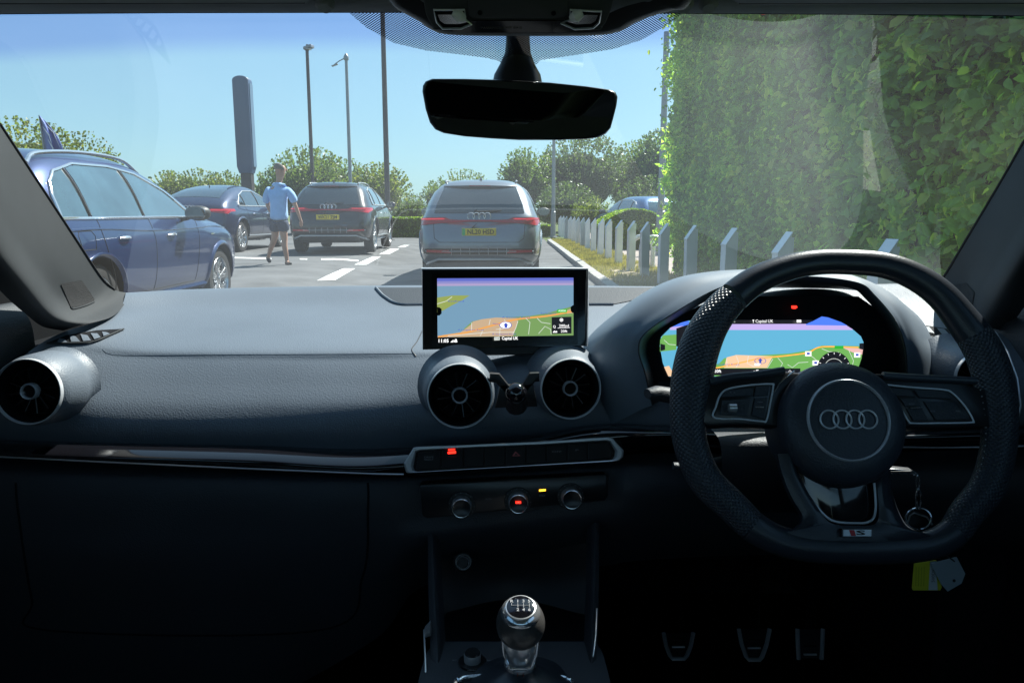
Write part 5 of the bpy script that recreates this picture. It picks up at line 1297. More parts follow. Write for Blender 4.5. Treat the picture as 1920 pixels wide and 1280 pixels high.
def edge_y(x, up): # upper/lower edge of the fascia in zoomed px
    return lerp(200, 136, (x-150)/1350)+8 if up else lerp(338, 262, (x-150)/1350)-6
for i, (a, b) in enumerate(zip(kx, kx[1:])):
    a_, b_ = a+3, b-3
    q = [zb_(a_, edge_y(a_, 0)), zb_(b_, edge_y(b_, 0)), zb_(b_, edge_y(b_, 1)), zb_(a_, edge_y(a_, 1))]
    if i == 0: q = [zb_(150, 330), zb_(b_, edge_y(b_, 0)), zb_(b_, edge_y(b_, 1)), zb_(165, 214)]
    if i == 8: q = [zb_(a_, edge_y(a_, 0)), zb_(1492, 252), zb_(1508, 215), zb_(1480, 148), zb_(a_, edge_y(a_, 1))]
    mid = [zb_(a_, (edge_y(a_, 0)*.45+edge_y(a_, 1)*.55)), zb_(b_, (edge_y(b_, 0)*.45+edge_y(b_, 1)*.55))]
    F = [SB.at(*p, .001) for p in q]
    obj('switch', MB().prism(F, -SB.n*.004, bev=.0012), M('satin_black'), bar, auto=25)
off = .0016
label_px('DRIVE', *zb_(237, 246), 3.2, SB, off, mat('print_grey', (.28, .28, .29), .6), bar, 17); label_px('SELECT', *zb_(237, 263), 3.2, SB, off, M('print_grey'), bar, 17)
for q in ([zb_(370, 190), zb_(418, 187), zb_(418, 197), zb_(370, 200)], [zb_(368, 207), zb_(424, 203), zb_(424, 220), zb_(368, 224)]): flat('warning_lamp', q, SB, off, M('lit_red'), bar)
label_px('P OFF', *zb_(400, 245), 3, SB, off, mat('print_red', (.35, .02, .03), .6), bar, 16)
flat('hazard_symbol', [zb_(812, 240), zb_(836, 205), zb_(872, 238)], SB, off, mat('print_pink', (.45, .10, .10), .6), bar); flat('hazard_symbol', [zb_(828, 234), zb_(838, 218), zb_(856, 232)], SB, off+.0003, M('satin_black'), bar)
label_px('OFF', *zb_(1122, 208), 3, SB, off, M('print_grey'), bar, 18); label_px('P', *zb_(1262, 198), 3.5, SB, off, M('print_grey'), bar, 6)

low = [
 [(-80, 850, 1.0), (200, 862, 1.0), (460, 874, 1.0), (700, 884, .995), (790, 888, .985), (960, 880, .98), (1130, 865, .98), (1200, 850, .99), (1400, 850, 1.01), (1700, 846, 1.01), (2000, 838, .98)],
 [(-80, 890, .965), (200, 900, .965), (460, 905, .965), (700, 905, .962), (790, 905, .968), (960, 895, .968), (1130, 885, .968), (1200, 880, .96), (1400, 890, .98), (1700, 890, .98), (2000, 880, .95)],
 [(-80, 980, .955), (200, 985, .955), (460, 985, .957), (700, 975, .955), (790, 970, .962), (960, 955, .962), (1130, 935, .962), (1200, 930, .95), (1400, 950, .985), (1700, 950, .985), (2000, 950, .95)],
 [(-80, 1090, .96), (200, 1095, .96), (460, 1090, .965), (700, 1060, .97), (790, 1020, .965), (960, 1000, .97), (1130, 985, .97), (1200, 990, .98), (1400, 1010, 1.05), (1700, 1010, 1.05), (2000, 1010, 1.0)],
 [(-80, 1330, 1.02), (200, 1330, 1.02), (460, 1320, 1.02), (700, 1200, 1.03), (790, 1100, 1.05), (960, 1070, 1.06), (1130, 1060, 1.06), (1200, 1050, 1.06), (1400, 1040, 1.2), (1700, 1040, 1.2), (2000, 1040, 1.1)]]
lowd = obj('lower_dash', loft(low, 110, 50), M('dark_vinyl'), dash, auto=80)
lb = bvh_of(lowd)
surf_line('glovebox_seam', [(30, 905), (35, 960), (60, 1120), (90, 1180), (600, 1180), (680, 1080), (690, 950), (690, 905)], lb, M('deep_black'), dash, .0015, .0003, 90)
# climate panel
CP = Plane(P(790, 968, .935), P(1140, 936, .945), P(785, 909, .94))
cpn = obj('climate_panel', MB().prism([CP.at(*p) for p in [(786, 912), (790, 908), (1134, 889), (1139, 893), (1140, 930), (1134, 938), (800, 971), (792, 966)]], -CP.n*.02, bev=.0015), M('satin_black'), dash, auto=30)
def knob(cx, cy, lit=False):
    c = CP.at(cx, cy, 0); k = .94/1442; r = 19.5*k
    b_ = obj('climate_knob', MB().lathe([(r*1.38, 0), (r*1.34, .0018), (r*1.2, .002)], c, CP.n, 40, cap=True), M('matte_black'), cpn)
    obj('knob_body', MB().lathe([(r*1.02, .001), (r*1.0, .012), (r*.93, .0165)], c+Vector((0, 0, 0)), CP.n+Vector((.0, 0, -.0)), 44), M('brushed_alu'), b_)
    obj('knob_face', MB().lathe([(r*.93, .0165), (r*.90, .0185), (r*.80, .0178), (0, .0175)], c, CP.n, 44, cap=False), M('satin_black'), b_)
    obj('knob_rim', MB().tube([c+CP.n*.018+(CP.u*math.cos(a)+CP.v*math.sin(a))*r*.90 for a in [2*PI*i/40 for i in range(40)]], .0006, 6, True), M('chrome'), b_)
    mb = MB()
    for i in range(13):
        a = R(-60+300*i/12); d = -CP.u*math.cos(a)+CP.v*math.sin(a) if False else (CP.u*math.sin(a-PI*.5)+CP.v*math.cos(a-PI*.5))
        mb.box(c+CP.n*.003+d*r*1.27, (.0009, .0006, .0009))
    obj('knob_marks', mb, M('print_grey'), b_, smooth=False)
    if lit:
        q = c+CP.n*.019; mb = MB().box(q+CP.v*.0025, (.0068, .0006, .0028)); obj('knob_light', mb, M('lit_red'), b_, smooth=False)
        label_px('A/C', cx, cy+6, 3, CP, .0185, M('print_grey'), b_, 8)
knob(866, 946); knob(971, 938, True); knob(1070, 930)
flat('amber_lamp', [(1011, 917.5), (1023, 916.5), (1023, 919.8), (1011, 920.8)], CP, .001, M('lit_amber'), cpn)
for (x, y, s_) in ((916, 935, 'AUTO'), (1017, 929, 'DEF')): label_px(s_, x, y, 3.2, CP, .001, M('print_grey'), cpn, 11)

# hood side roundel of the start stalk etc: stalks
def stalk(pts, r, lab, icon=None):
    t = obj('control_stalk', MB().tube([P(*p) for p in pts], r, 12, flat=.7, up=(0, 0, 1)), M('dark_vinyl'))
    tag(t, lab, 'stalk'); return t
stalk([(1214, 738, .86), (1232, 737, .865), (1262, 742, .87), (1340, 752, .88), (1450, 770, .90)], [.008, .0125, .0135, .010, .009], 'upper control stalk left of the steering wheel, grey with a lamp symbol')
stalk([(1262, 873, .87), (1275, 875, .87), (1320, 870, .89), (1420, 850, .91)], [.006, .0075, .007, .008], 'lower short control stalk left of the steering wheel rim')
# steering column shroud
sh = [[P(1330+a, 800, .93) for a in (0, 90, 180, 290)], [P(1350+a, 830, .86) for a in (0, 80, 160, 260)], [P(1360+a, 905, .87) for a in (0, 75, 150, 240)], [P(1400+a, 960, .95) for a in (0, 60, 120, 190)]]
col_ = obj('steering_column', loft(sh, 24, 20), M('dark_vinyl')); tag(col_, 'dark plastic steering column shroud behind the wheel', 'steering column')
# bonnet release / ignition area boss
# ---------------- steering wheel
sw = thing('steering_wheel', 'flat-bottomed black leather steering wheel with four-ring badge', 'steering wheel', P(1580, 780, .82))
wn = Vector((0, -math.cos(R(22)), math.sin(R(22)))); wc = P(1585, 780, .80)
WP = Plane(wc, wc+Vector((1, 0, 0)), wc+Vector((0, wn.z, -wn.y)))
kpx = lambda px, py: (WP.at(px+10, py)-WP.at(px, py)).length/10
rimp = [(1580, 491, 24), (1650, 496, 24.5), (1708, 515, 26), (1760, 549, 28), (1803, 598, 31), (1843, 655, 35), (1863, 712, 36), (1872, 765, 34), (1874, 815, 32), (1867, 865, 31), (1849, 916, 31), (1812, 962, 30), (1785, 1000, 28), (1740, 1022, 27), (1680, 1028, 27.5), (1600, 1029, 28), (1520, 1025, 28), (1462, 1013, 28), (1414, 988, 29.5), (1372, 948, 31), (1325, 902, 32), (1300, 850, 32), (1290, 800, 33), (1292, 750, 36), (1299, 700, 39), (1312, 650, 38), (1336, 602, 34), (1372, 560, 30), (1420, 524, 27), (1480, 501, 25), (1530, 492, 24)]
rim_s = cr(rimp, 248, True)
def rim_seg(name, a, b, mt, scale=1.0, lab=None):
    pts = []; rs = []
    for i in range(a, b+1):
        x, y, r = rim_s[i % 248]; k = kpx(x, y); rs.append(r*k*scale); pts.append(WP.at(x, y, 0))
    rs[0] *= .985; rs[-1] *= .985
    o = obj(name, MB().tube(pts, rs, 28, up=wn, flat=.84), mt, sw)
    me = o.data; uv = me.uv_layers.new(name='UVMap'); al = [0]
    for i in range(1, len(pts)): al.append(al[-1]+(pts[i]-pts[i-1]).length)
    for f in me.polygons:
        ks = [me.loops[l].vertex_index % 28 for l in f.loop_indices]; wrap = (0 in ks and 27 in ks)
        for l in f.loop_indices:
            vi = me.loops[l].vertex_index; k_ = vi % 28
            if wrap and k_ == 0: k_ = 28
            uv.data[l].uv = (k_, al[min(vi//28, len(al)-1)]*270)
    if lab: o['label'] = lab
    return o
n_ = 248/31
rim_seg('rim', int(-3.9*n_), int(4.6*n_), M('leather'), 1, 'smooth leather upper rim')
rim_seg('grip', int(4.6*n_), int(11.9*n_), M('perforated_leather')); rim_seg('grip', int(18.2*n_), int(27.1*n_), M('perforated_leather'))
rim_seg('lower_rim', int(11.9*n_), int(18.2*n_), M('leather'))
# stitching on the inner edge of the grips
mb = MB()
for i in list(range(int(6*n_), int(12*n_), 2))+list(range(int(18.3*n_), int(22*n_), 2)):
    x, y, r = rim_s[i]; dx, dy = 1580-x, 780-y; L = math.hypot(dx, dy); px, py = x+dx/L*r*.80, y+dy/L*r*.80
    mb.box(WP.at(px, py, r*kpx(x, y)*.50), (.0011, .0008, .0011))
obj('stitching', mb, M('stitch'), sw, smooth=False)
# arms and lower spokes
def wpr(name, pts, offf, depth, mt, parent=sw, bev=.004, n=None, auto=35):
    if n: pts = [(p[0], p[1]) for p in cr(pts, n, True)]
    return obj(name, MB().prism([WP.at(*p, offf) for p in pts], -WP.n*depth, bev=bev), mt, parent, auto=auto)
wpr('spoke', [(1300, 722), (1340, 712), (1400, 704), (1470, 695), (1520, 700), (1500, 800), (1440, 800), (1380, 797), (1330, 800), (1300, 790)], .010, .025, M('satin_black'))
wpr('spoke', [(1640, 700), (1720, 702), (1790, 712), (1850, 730), (1858, 800), (1790, 803), (1720, 803), (1650, 800)], .010, .025, M('satin_black'))
def wline(name, pts, r, mt, parent=sw, offs=0, n=30, flat=1, closed=False):
    return obj(name, MB().tube([WP.at(p[0], p[1], offs) for p in cr(pts, n, closed)], r, 10, closed, flat=flat, up=WP.n), mt, parent)
wline('spoke_leather', [(1330, 716), (1370, 707), (1420, 702), (1470, 694)], .0042, M('perforated_leather'), sw, .010); wline('spoke_leather', [(1655, 704), (1710, 708), (1770, 711), (1830, 714)], .0042, M('perforated_leather'), sw, .010)
lo = [(1455, 860), (1478, 930), (1497, 968), (1490, 985), (1440, 990), (1450, 1022), (1600, 1030), (1760, 1022), (1760, 996), (1715, 990), (1688, 968), (1672, 925), (1666, 870), (1570, 800)]
def ringloft():
    outer = [(1452, 850), (1462, 890), (1480, 935), (1500, 972), (1478, 996), (1440, 1006), (1480, 1030), (1540, 1034), (1600, 1035), (1660, 1034), (1720, 1030), (1770, 1010), (1712, 992), (1690, 968), (1674, 925), (1670, 885), (1668, 850)]
    inner = [(1490, 850), (1497, 885), (1514, 920), (1536, 955), (1548, 972), (1560, 981), (1575, 984), (1590, 985), (1600, 985), (1612, 985), (1625, 985), (1640, 982), (1647, 972), (1648, 955), (1646, 925), (1644, 885), (1640, 850)]
    m1 = [((a[0]*.85+b[0]*.15), (a[1]*.85+b[1]*.15)) for a, b in zip(outer, inner)]; m2 = [((a[0]*.3+b[0]*.7), (a[1]*.3+b[1]*.7)) for a, b in zip(outer, inner)]
    rows = []
    for L, o in ((outer, -.012), (outer, -.002), (m1, .009), (m2, .013), (inner, .010), (inner, -.01)):
        rows.append([WP.at(p[0], p[1], o) for p in cr(L, 80)])
    return MB().grid(rows)
obj('lower_spoke', ringloft(), M('leather'), sw, auto=50)
wpr('spoke_insert', [(1490, 860), (1500, 900), (1520, 932), (1543, 965), (1556, 977), (1575, 982), (1632, 982), (1643, 972), (1645, 955), (1640, 890), (1630, 860)], .004, .01, M('gloss_black'), bev=.001)
wline('insert_trim', [(1503, 905), (1516, 928), (1532, 950), (1547, 966), (1560, 975), (1578, 979), (1605, 980), (1625, 979), (1638, 970), (1642, 950), (1641, 925), (1639, 905)], .0013, M('silver_paint'), sw, .0085, 70)
bdg = wpr('s_badge', [(1579, 991), (1636, 991), (1636, 1006), (1579, 1006)], .0185, .008, M('gloss_black'), bev=.0006)
wpr('badge_face', [(1581.5, 992.5), (1633.5, 992.5), (1633.5, 1004.5), (1581.5, 1004.5)], .0192, .001, M('brushed_alu'), bdg, 0)
flat('badge_red', [(1592, 993), (1602, 993), (1605, 1004), (1596, 1004)], WP, .0196, mat('badge_red', (.5, .01, .02), .4), bdg)
label_px('S', 1614, 998.5, 8.5, WP, .0197, M('print_black'), bdg, 17, .35)
# hub
hc = WP.at(1567, 797, 0); kk = kpx(1567, 797); hr_ = 117*kk
hub = obj('airbag_cover', MB().lathe([(hr_*1.0, -.03), (hr_*1.0, .002), (hr_*.985, .014), (hr_*.94, .024), (hr_*.85, .030), (hr_*.7, .0335), (hr_*.62, .0342), (0, .0342)], hc, WP.n, 72, cap=False), M('hub_vinyl'), sw, auto=70)
rc = WP.at(1591, 787, .0345); rk = kpx(1591, 787)
obj('hub_ring', MB().lathe([(75*rk, -.001), (74.5*rk, .002), (72.5*rk, .0032), (70.5*rk, .002), (70*rk, -.001)], rc, WP.n, 80, cap=False), M('silver_paint'), hub)
for cx in (1555, 1579.5, 1603.5, 1627.5):
    q = WP.at(cx, 786, .0355); obj('badge_ring', MB().tube([q+(WP.u*math.cos(a)+WP.v*math.sin(a))*17.2*rk*.95 for a in [2*PI*i/40 for i in range(40)]], .0010, 8, True), M('silver_paint'), hub)
obj('hub_band', MB().tube([WP.at(*p, .012) for p in [(1437, 790), (1443, 750), (1462, 718), (1490, 695)]], .0007, 6), M('chrome'), sw)
# button pods
def zw(x, y): return (1320+x/3.5556, 680+y/3.5556)
def pod(outline, btns, lab):
    p_ = wpr('button_pod', outline, .0125, .006, M('satin_black'), bev=.0008); p_['label'] = lab
    wline('pod_trim', [q for q in outline], .0011, M('silver_paint'), p_, .0132, 90, closed=True)
    for b_ in btns: wpr('button', b_, .0145, .003, M('dark_vinyl'), p_, .0008, auto=30)
    return p_
pl_ = pod([zw(68, 365), zw(80, 290), zw(108, 215), zw(160, 175), zw(300, 150), zw(450, 142), zw(460, 160), zw(440, 280), zw(415, 385), zw(385, 390), zw(240, 375)],
    [[zw(110, 228), zw(150, 185), zw(335, 163), zw(325, 213), zw(310, 220)], [zw(345, 160), zw(440, 155), zw(428, 218), zw(335, 222)], [zw(340, 235), zw(425, 228), zw(405, 375), zw(318, 350)],
     [zw(120, 250), zw(305, 240), zw(290, 355), zw(105, 345)]], 'left pod of thumb buttons with a roller')
obj('roller', MB().tube([WP.at(*zw(165, 300), .018), WP.at(*zw(215, 300), .018)], .0045, 14), M('satin_chrome'), pl_)
pr_ = pod([zw(1200, 155), zw(1220, 148), zw(1400, 165), zw(1600, 180), zw(1660, 205), zw(1740, 290), zw(1795, 385), zw(1770, 398), zw(1560, 402), zw(1390, 402), zw(1360, 385), zw(1290, 270)],
    [[zw(1225, 162), zw(1375, 180), zw(1415, 225), zw(1285, 222)], [zw(1400, 180), zw(1600, 195), zw(1650, 240), zw(1440, 232)], [zw(1305, 235), zw(1415, 240), zw(1450, 290), zw(1345, 292)], [zw(1350, 305), zw(1455, 305), zw(1500, 385), zw(1395, 385)], [zw(1465, 255), zw(1560, 258), zw(1670, 265), zw(1760, 375), zw(1545, 380)]], 'right pod of thumb buttons')
for pp_, ls in ((pl_, [('VIEW', zw(373, 262)), ('<  >', zw(190, 198)), ('*', zw(373, 330))]), (pr_, [('MODE', zw(1385, 275)), ('VOL', zw(1525, 322)), ('ABC', zw(1695, 322)), ('o', zw(1435, 340))])):
    for s_, q in ls: label_px(s_, q[0], q[1], 3, WP, .0150, M('print_grey'), pp_, 10 if len(s_) > 2 else None)
obj('chrome_bar', MB().tube([WP.at(*zw(340, 296), .0155), WP.at(*zw(395, 298), .0155)], .0010, 6), M('chrome'), pl_); obj('chrome_bar', MB().tube([WP.at(*zw(1378, 300), .0155), WP.at(*zw(1452, 300), .0155)], .0010, 6), M('chrome'), pr_)

# ---------------- keys in the ignition
ky = thing('car_key', 'key in the ignition with chrome fob bar, split ring, yellow tag and grey tag', 'key', P(1700, 890, .90))
KY = .90
obj('key_blade', MB().prism([P(1654, 884, KY), P(1660, 877, KY), P(1712, 882, KY), P(1722, 888, KY), P(1722, 893, KY), P(1654, 889, KY)], (0, .012, 0), bev=.001), M('chrome'), ky)
obj('key_slot', MB().box(P(1688, 883.5, KY-.0012), (.026, .002, .0012)), M('matte_black'), ky, smooth=False)
obj('chain_link', MB().tube([P(1721+3*math.cos(a), 905+14*math.sin(a), KY-.002) for a in [2*PI*i/16 for i in range(16)]], .0011, 8, True), M('chrome'), ky)
obj('chain_link', MB().tube([P(1722+4.5*math.cos(a), 936+19*math.sin(a), KY-.004) for a in [2*PI*i/16 for i in range(16)]], .0013, 8, True), M('chrome'), ky)
obj('split_ring', MB().tube([P(1722+24*math.cos(a), 972+20*math.sin(a), KY-.006-.006*math.sin(a)) for a in [2*PI*i/40 for i in range(40)]], .0013, 8, True), M('chrome'), ky)
obj('key_fob', MB().prism([P(1698, 995, KY), P(1702, 970, KY), P(1712, 961, KY), P(1738, 968, KY), P(1748, 982, KY), P(1748, 1010, KY), P(1738, 1040, KY), P(1705, 1040, KY)], (0, .014, 0), bev=.003), M('matte_black'), ky)
obj('fob_trim', MB().tube([P(1700, 985, KY-.002), P(1706, 966, KY-.002), P(1714, 961, KY-.002), P(1738, 969, KY-.002), P(1748, 983, KY-.002)], .0011, 6), M('satin_chrome'), ky)
TP = Plane(P(1710, 1105, .87), P(1765, 1105, .87), P(1710, 1050, .875)); TP2 = Plane(P(1765, 1105, .864), P(1810, 1105, .864), P(1765, 1045, .869))
tg = obj('yellow_tag', MB().prism([TP.at(*p) for p in [(1710, 1102), (1712, 1106), (1763, 1106), (1766, 1100), (1756, 1050), (1714, 1056)]], (0, .001, 0)), mat('tag_yellow', (.62, .60, .03), .5), ky, smooth=False)
flat('tag_white', [(1741, 1105.5), (1758, 1105.5), (1755, 1051), (1744, 1052)], TP, .0003, mat('tag_white', (.55, .6, .62), .5), tg)
for k in range(4): stroke('tag_print', [(1718+k*5, 1062), (1717+k*5, 1098)], .8, TP, .0003, mat('tag_print', (.25, .28, .02), .6), tg)
l_ = label_px('500DK', 1751, 1076, 6, TP, .0006, M('print_black'), tg, 26); l_.matrix_basis = basis(TP.at(1750, 1078, .0006), TP.v, -TP.u)
tg2 = obj('grey_tag', MB().prism([TP2.at(*p) for p in [(1745, 1056), (1794, 1044), (1810, 1075), (1803, 1093), (1777, 1108), (1765, 1095)]], (0, .001, 0)), mat('tag_grey', (.30, .36, .40), .6), ky, smooth=False)
disc_px('tag_hole', 1789, 1088, 3, TP2, .0004, M('print_black'), tg2)
obj('tag_cord', MB().tube([P(1724, 990, .885), P(1760, 1030, .87), P(1790, 1052, .864)], .0009, 6), M('matte_black'), ky)
# ---------------- gear lever, console
con = thing('centre_console', 'dark centre console between the front seats with drive mode dial', 'console', (0, .8, .55))
zc = P(976, 1206, .86).z
sf = [[Vector((P(815, 1206, .865).x, .865+.0, zc)), Vector((0.01, .865, zc)), Vector((P(1118, 1206, .865).x, .865, zc))], [Vector((-.105, .78, zc-.001)), Vector((0.01, .78, zc-.001)), Vector((.11, .78, zc-.001))], [Vector((-.11, .30, zc-.01)), Vector((0.01, .30, zc-.01)), Vector((.115, .30, zc-.01))]]
obj('console_top', loft(sf, 24, 12), mat('console_vinyl', (.055, .062, .072), .45, bump=.25, bscale=500), con)
cs = [[(802, 1000, .96), (803, 1100, .90), (806, 1200, .85), (812, 1340, .76)], [(812, 1000, .955), (816, 1100, .895), (822, 1205, .845), (830, 1350, .75)], [(826, 1010, .97), (830, 1110, .91), (836, 1212, .86), (845, 1355, .77)]]
obj('side_rail', loft(cs, 20, 8), M('dark_vinyl'), con)
cs = [[(1124, 980, .96), (1123, 1100, .90), (1120, 1200, .85), (1112, 1340, .76)], [(1114, 980, .955), (1112, 1100, .895), (1108, 1205, .845), (1100, 1350, .75)], [(1100, 990, .97), (1098, 1110, .91), (1094, 1212, .86), (1085, 1355, .77)]]
obj('side_rail', loft(cs, 20, 8), M('dark_vinyl'), con)
obj('rail_trim', MB().tube([P(795, 1180, .86), P(797, 1230, .82), P(800, 1340, .76)], .0012, 6), M('satin_chrome'), con); obj('rail_trim', MB().tube([P(1119, 1140, .875), P(1117, 1190, .85), P(1112, 1230, .82)], .0010, 6), M('satin_chrome'), con)
obj('rail_clip', MB().prism([P(795, 1182, .85), P(806, 1170, .85), P(808, 1192, .85), P(796, 1196, .85)], (0, .01, 0), bev=.001), M('satin_chrome'), con)
rc_ = [[(815, 1000, 1.0), (960, 1000, 1.02), (1112, 990, 1.0)], [(820, 1100, .99), (960, 1100, 1.02), (1110, 1090, .99)], [(830, 1190, .95), (960, 1195, .97), (1100, 1185, .95)], [(842, 1206, .88), (960, 1209, .88), (1090, 1206, .88)]]
obj('storage_tray', loft(rc_, 30, 24), M('matte_black'), con)
# 12 V socket
sc_ = P(868, 1054, .97); k = .97/1442
so_ = obj('power_socket', MB().lathe([(19.5*k, -.004), (20*k, .003), (17.5*k, .004), (16*k, -.004), (11*k, -.006)], sc_, (0, -1, .35), 40), M('satin_black'), con)
obj('socket_ring', MB().lathe([(13*k, .001), (12.6*k, .003), (11*k, .002)], sc_, (0, -1, .35), 36, cap=False), M('brushed_alu'), so_)
obj('socket_cap', MB().lathe([(11*k, .0), (10*k, .0025), (0, .0028)], sc_, (0, -1, .35), 30, cap=False), M('matte_black'), so_)
# drive mode dial
dc = P(886, 1240, .82); dc.z = zc+.001
dl = obj('mode_dial', MB().lathe([(.0165, -.004), (.0165, .001), (.014, .0015)], dc, (0, 0, 1), 40), M('satin_black'), con)
obj('dial_knob', MB().lathe([(.0098, .0), (.0100, .010), (.0092, .0125)], dc, (0, -.12, 1), 36), M('brushed_alu'), dl); obj('dial_cap', MB().lathe([(.0092, .0125), (.0080, .0138), (0, .0135)], dc, (0, -.12, 1), 36, cap=False), M('satin_black'), dl)
for (s_, dx_, dy_) in (('SET', -.021, 0), ('BACK', .021, 0), ('MENU', 0, -.020)):
    l_ = link('lettering', text_mesh(s_, .0034, M('stitch'), 0), dl); l_.matrix_basis = basis(dc+Vector((dx_, dy_, .0022)), (1, 0, 0), (0, 1, .0))
gl = thing('gear_lever', 'chrome and leather ball gear knob on a gaitered lever', 'gear lever', P(976, 1270, .78))
g0 = P(976, 1168, .76); kr = .76/ray(976, 1168).y/1442; gr = 46*kr
ax = Vector((0, -.36, 1)).normalized()
prof = [(gr*math.sin(th), -gr*math.cos(th)*1.08) for th in [PI*(.16+.55*k/16) for k in range(17)]]
obj('knob', MB().lathe(prof, g0, ax, 44, cap=False), mat('knob_leather', (.06, .058, .056), .3, bump=.25, bscale=400, spec=.6), gl)
e_ = prof[-1]
obj('knob_collar', MB().lathe([(e_[0]+.0006, e_[1]-.002), (e_[0]+.0005, e_[1]+.001), (e_[0]*.93, e_[1]+.004), (e_[0]*.80, e_[1]+.006)], g0, ax, 44, cap=False), M('chrome'), gl)
obj('knob_ring', MB().lathe([(e_[0]*.80, e_[1]+.006), (e_[0]*.78, e_[1]+.0075), (e_[0]*.72, e_[1]+.008)], g0, ax, 44, cap=False), M('satin_chrome'), gl)
cap_ = obj('knob_cap', MB().lathe([(e_[0]*.72, e_[1]+.008), (e_[0]*.5, e_[1]+.0095), (0, e_[1]+.010)], g0, ax, 44, cap=False), M('gloss_black'), gl)
up_ = Vector((0, 1, .30)).normalized(); tp = g0+ax*(e_[1]+.0101)
for s_, x_, y_ in (('R', -.0095, .006), ('1', -.003, .006), ('3', .003, .006), ('5', .009, .006), ('2', -.003, -.006), ('4', .003, -.006), ('6', .009, -.006)):
    l_ = link('lettering', text_mesh(s_, .0055, M('stitch'), .0001), cap_); l_.matrix_parent_inverse = wm(cap_).inverted(); l_.matrix_basis = basis(tp+Vector((1, 0, 0))*x_+up_*y_, (1, 0, 0), up_)
mb = MB()
for (a, b) in (((-.0095, .003), (-.0095, 0)), ((-.0095, 0), (.009, 0)), ((-.003, .003), (-.003, -.003)), ((.003, .003), (.003, -.003)), ((.009, .003), (.009, -.003))):
    pa = tp+Vector((1, 0, 0))*a[0]+up_*a[1]; pb = tp+Vector((1, 0, 0))*b[0]+up_*b[1]; mb.tube([pa, pb], .0003, 5)
obj('shift_pattern', mb, M('stitch'), cap_)
b0 = g0-ax*gr*1.02
obj('shaft', MB().lathe([(.0145, -.034), (.0150, -.026), (.0165, -.010), (.0185, 0.0), (.0170, .006)], b0, ax, 40), M('satin_chrome'), gl)
obj('shaft_shell', MB().tube([b0+Vector((-.0195, -.002, .004)), b0+Vector((-.0175, -.004, -.014)), b0+Vector((-.011, -.008, -.028)), b0+Vector((.011, -.008, -.028)), b0+Vector((.0175, -.004, -.014)), b0+Vector((.0195, -.002, .004))], .0016, 8), M('chrome'), gl)
obj('shaft_collar', MB().lathe([(.0175, -.040), (.0180, -.034), (.0165, -.030), (.0150, -.030)], b0, ax, 36), M('chrome'), gl)
gb = P(976, 1300, .775); gb.z = zc+.002
rows = []
for f, rr in ((0, .017), (.15, .0185), (.35, .026), (.6, .036), (.85, .048), (1, .058)):
    cc = (b0-ax*.038).lerp(gb, f); rows.append([cc+Vector((math.cos(t)*rr*(1+.05*math.sin(5*t+3*f)), math.sin(t)*rr, 0)) for t in [2*PI*i/40 for i in range(40)]])
obj('gaiter', MB().grid(rows, closed_u=True), M('leather'), gl, auto=80)
obj('gaiter_stitch', MB().tube([(b0-ax*.038)+Vector((-.003, -.0185, 0)), (b0-ax*.05)+Vector((-.004, -.024, 0)), gb+Vector((-.006, -.05, .004))], .0005, 6).tube([(b0-ax*.038)+Vector((.003, -.0185, 0)), (b0-ax*.05)+Vector((.004, -.024, 0)), gb+Vector((.006, -.05, .004))], .0005, 6), mat('stitch_red', (.25, .06, .05), .8), gl)
fr_ = [(852, 1290), (862, 1274), (885, 1267), (976, 1264), (1045, 1267), (1066, 1274), (1076, 1290)]
pts = []
for px, py in fr_:
    d = ray(px, py); pts.append(ORI+d*((zc+.003-CAM_Z)/d.z))
pts = [Vector((-.062, .60, zc+.003))]+pts+[Vector((.072, .60, zc+.003))]
obj('gaiter_frame', MB().tube([Vector(q) for q in cr([tuple(p) for p in pts], 60)], .0022, 8), M('chrome'), gl)
# ---------------- pedals
def pedal(lab, px0, px1, top_, bot, Y, ins, frame_bottom=8):
    pl = Plane(P(px0, bot, Y), P(px1, bot, Y), P(px0, top_, Y+.05)); t = thing('pedal', lab, 'pedal', P((px0+px1)/2, bot, Y))
    sh_ = [(px0, top_), (px0+ins*.4, (top_+bot)/2), (px0+ins, bot-6), (px0+ins+5, bot), (px1-ins-5, bot), (px1-ins, bot-6), (px1-ins*.4, (top_+bot)/2), (px1, top_)]
    obj('pedal_pad', MB().prism([pl.at(*p) for p in sh_], -pl.n*.010, bev=.0015), mat('pedal_rubber', (.05, .052, .056), .5, bump=.3, bscale=200), t)
    obj('steel_frame', MB().tube([pl.at(p[0], p[1], .002) for p in sh_], .0045, 8, flat=.5, up=pl.n), M('pedal_steel'), t)
    cx = (px0+px1)/2
    for k in range(2): obj('grip_bar', MB().tube([pl.at(cx-12, bot-22-15*k, .003), pl.at(cx+12, bot-22-15*k, .003)], .0022, 8), M('pedal_steel' if k == 0 else 'rubber'), t)
    obj('pedal_arm', MB().tube([pl.at(cx, (top_+bot)/2, -.012), pl.at(cx+2, top_-40, -.03), pl.at(cx+4, top_-160, -.08)], .010, 8), M('matte_black'), t)
    return t
pedal('clutch pedal, the left one of the three, with steel edged pad', 1244, 1300, 1185, 1234, 1.42, 12)
pedal('brake pedal, in the middle, with steel edged pad and bright grip bar', 1385, 1443, 1178, 1236, 1.42, 14)
ap = pedal('accelerator pedal, the right one of the three, long with wide steel frame', 1495, 1543, 1178, 1248, 1.42, 3)
pl = Plane(P(1495, 1248, 1.42), P(1543, 1248, 1.42), P(1495, 1178, 1.47)); obj('toe_plate', MB().prism([pl.at(*p, .003) for p in [(1497, 1236), (1541, 1236), (1540, 1249), (1500, 1249)]], -pl.n*.004, bev=.001), M('pedal_steel'), ap)

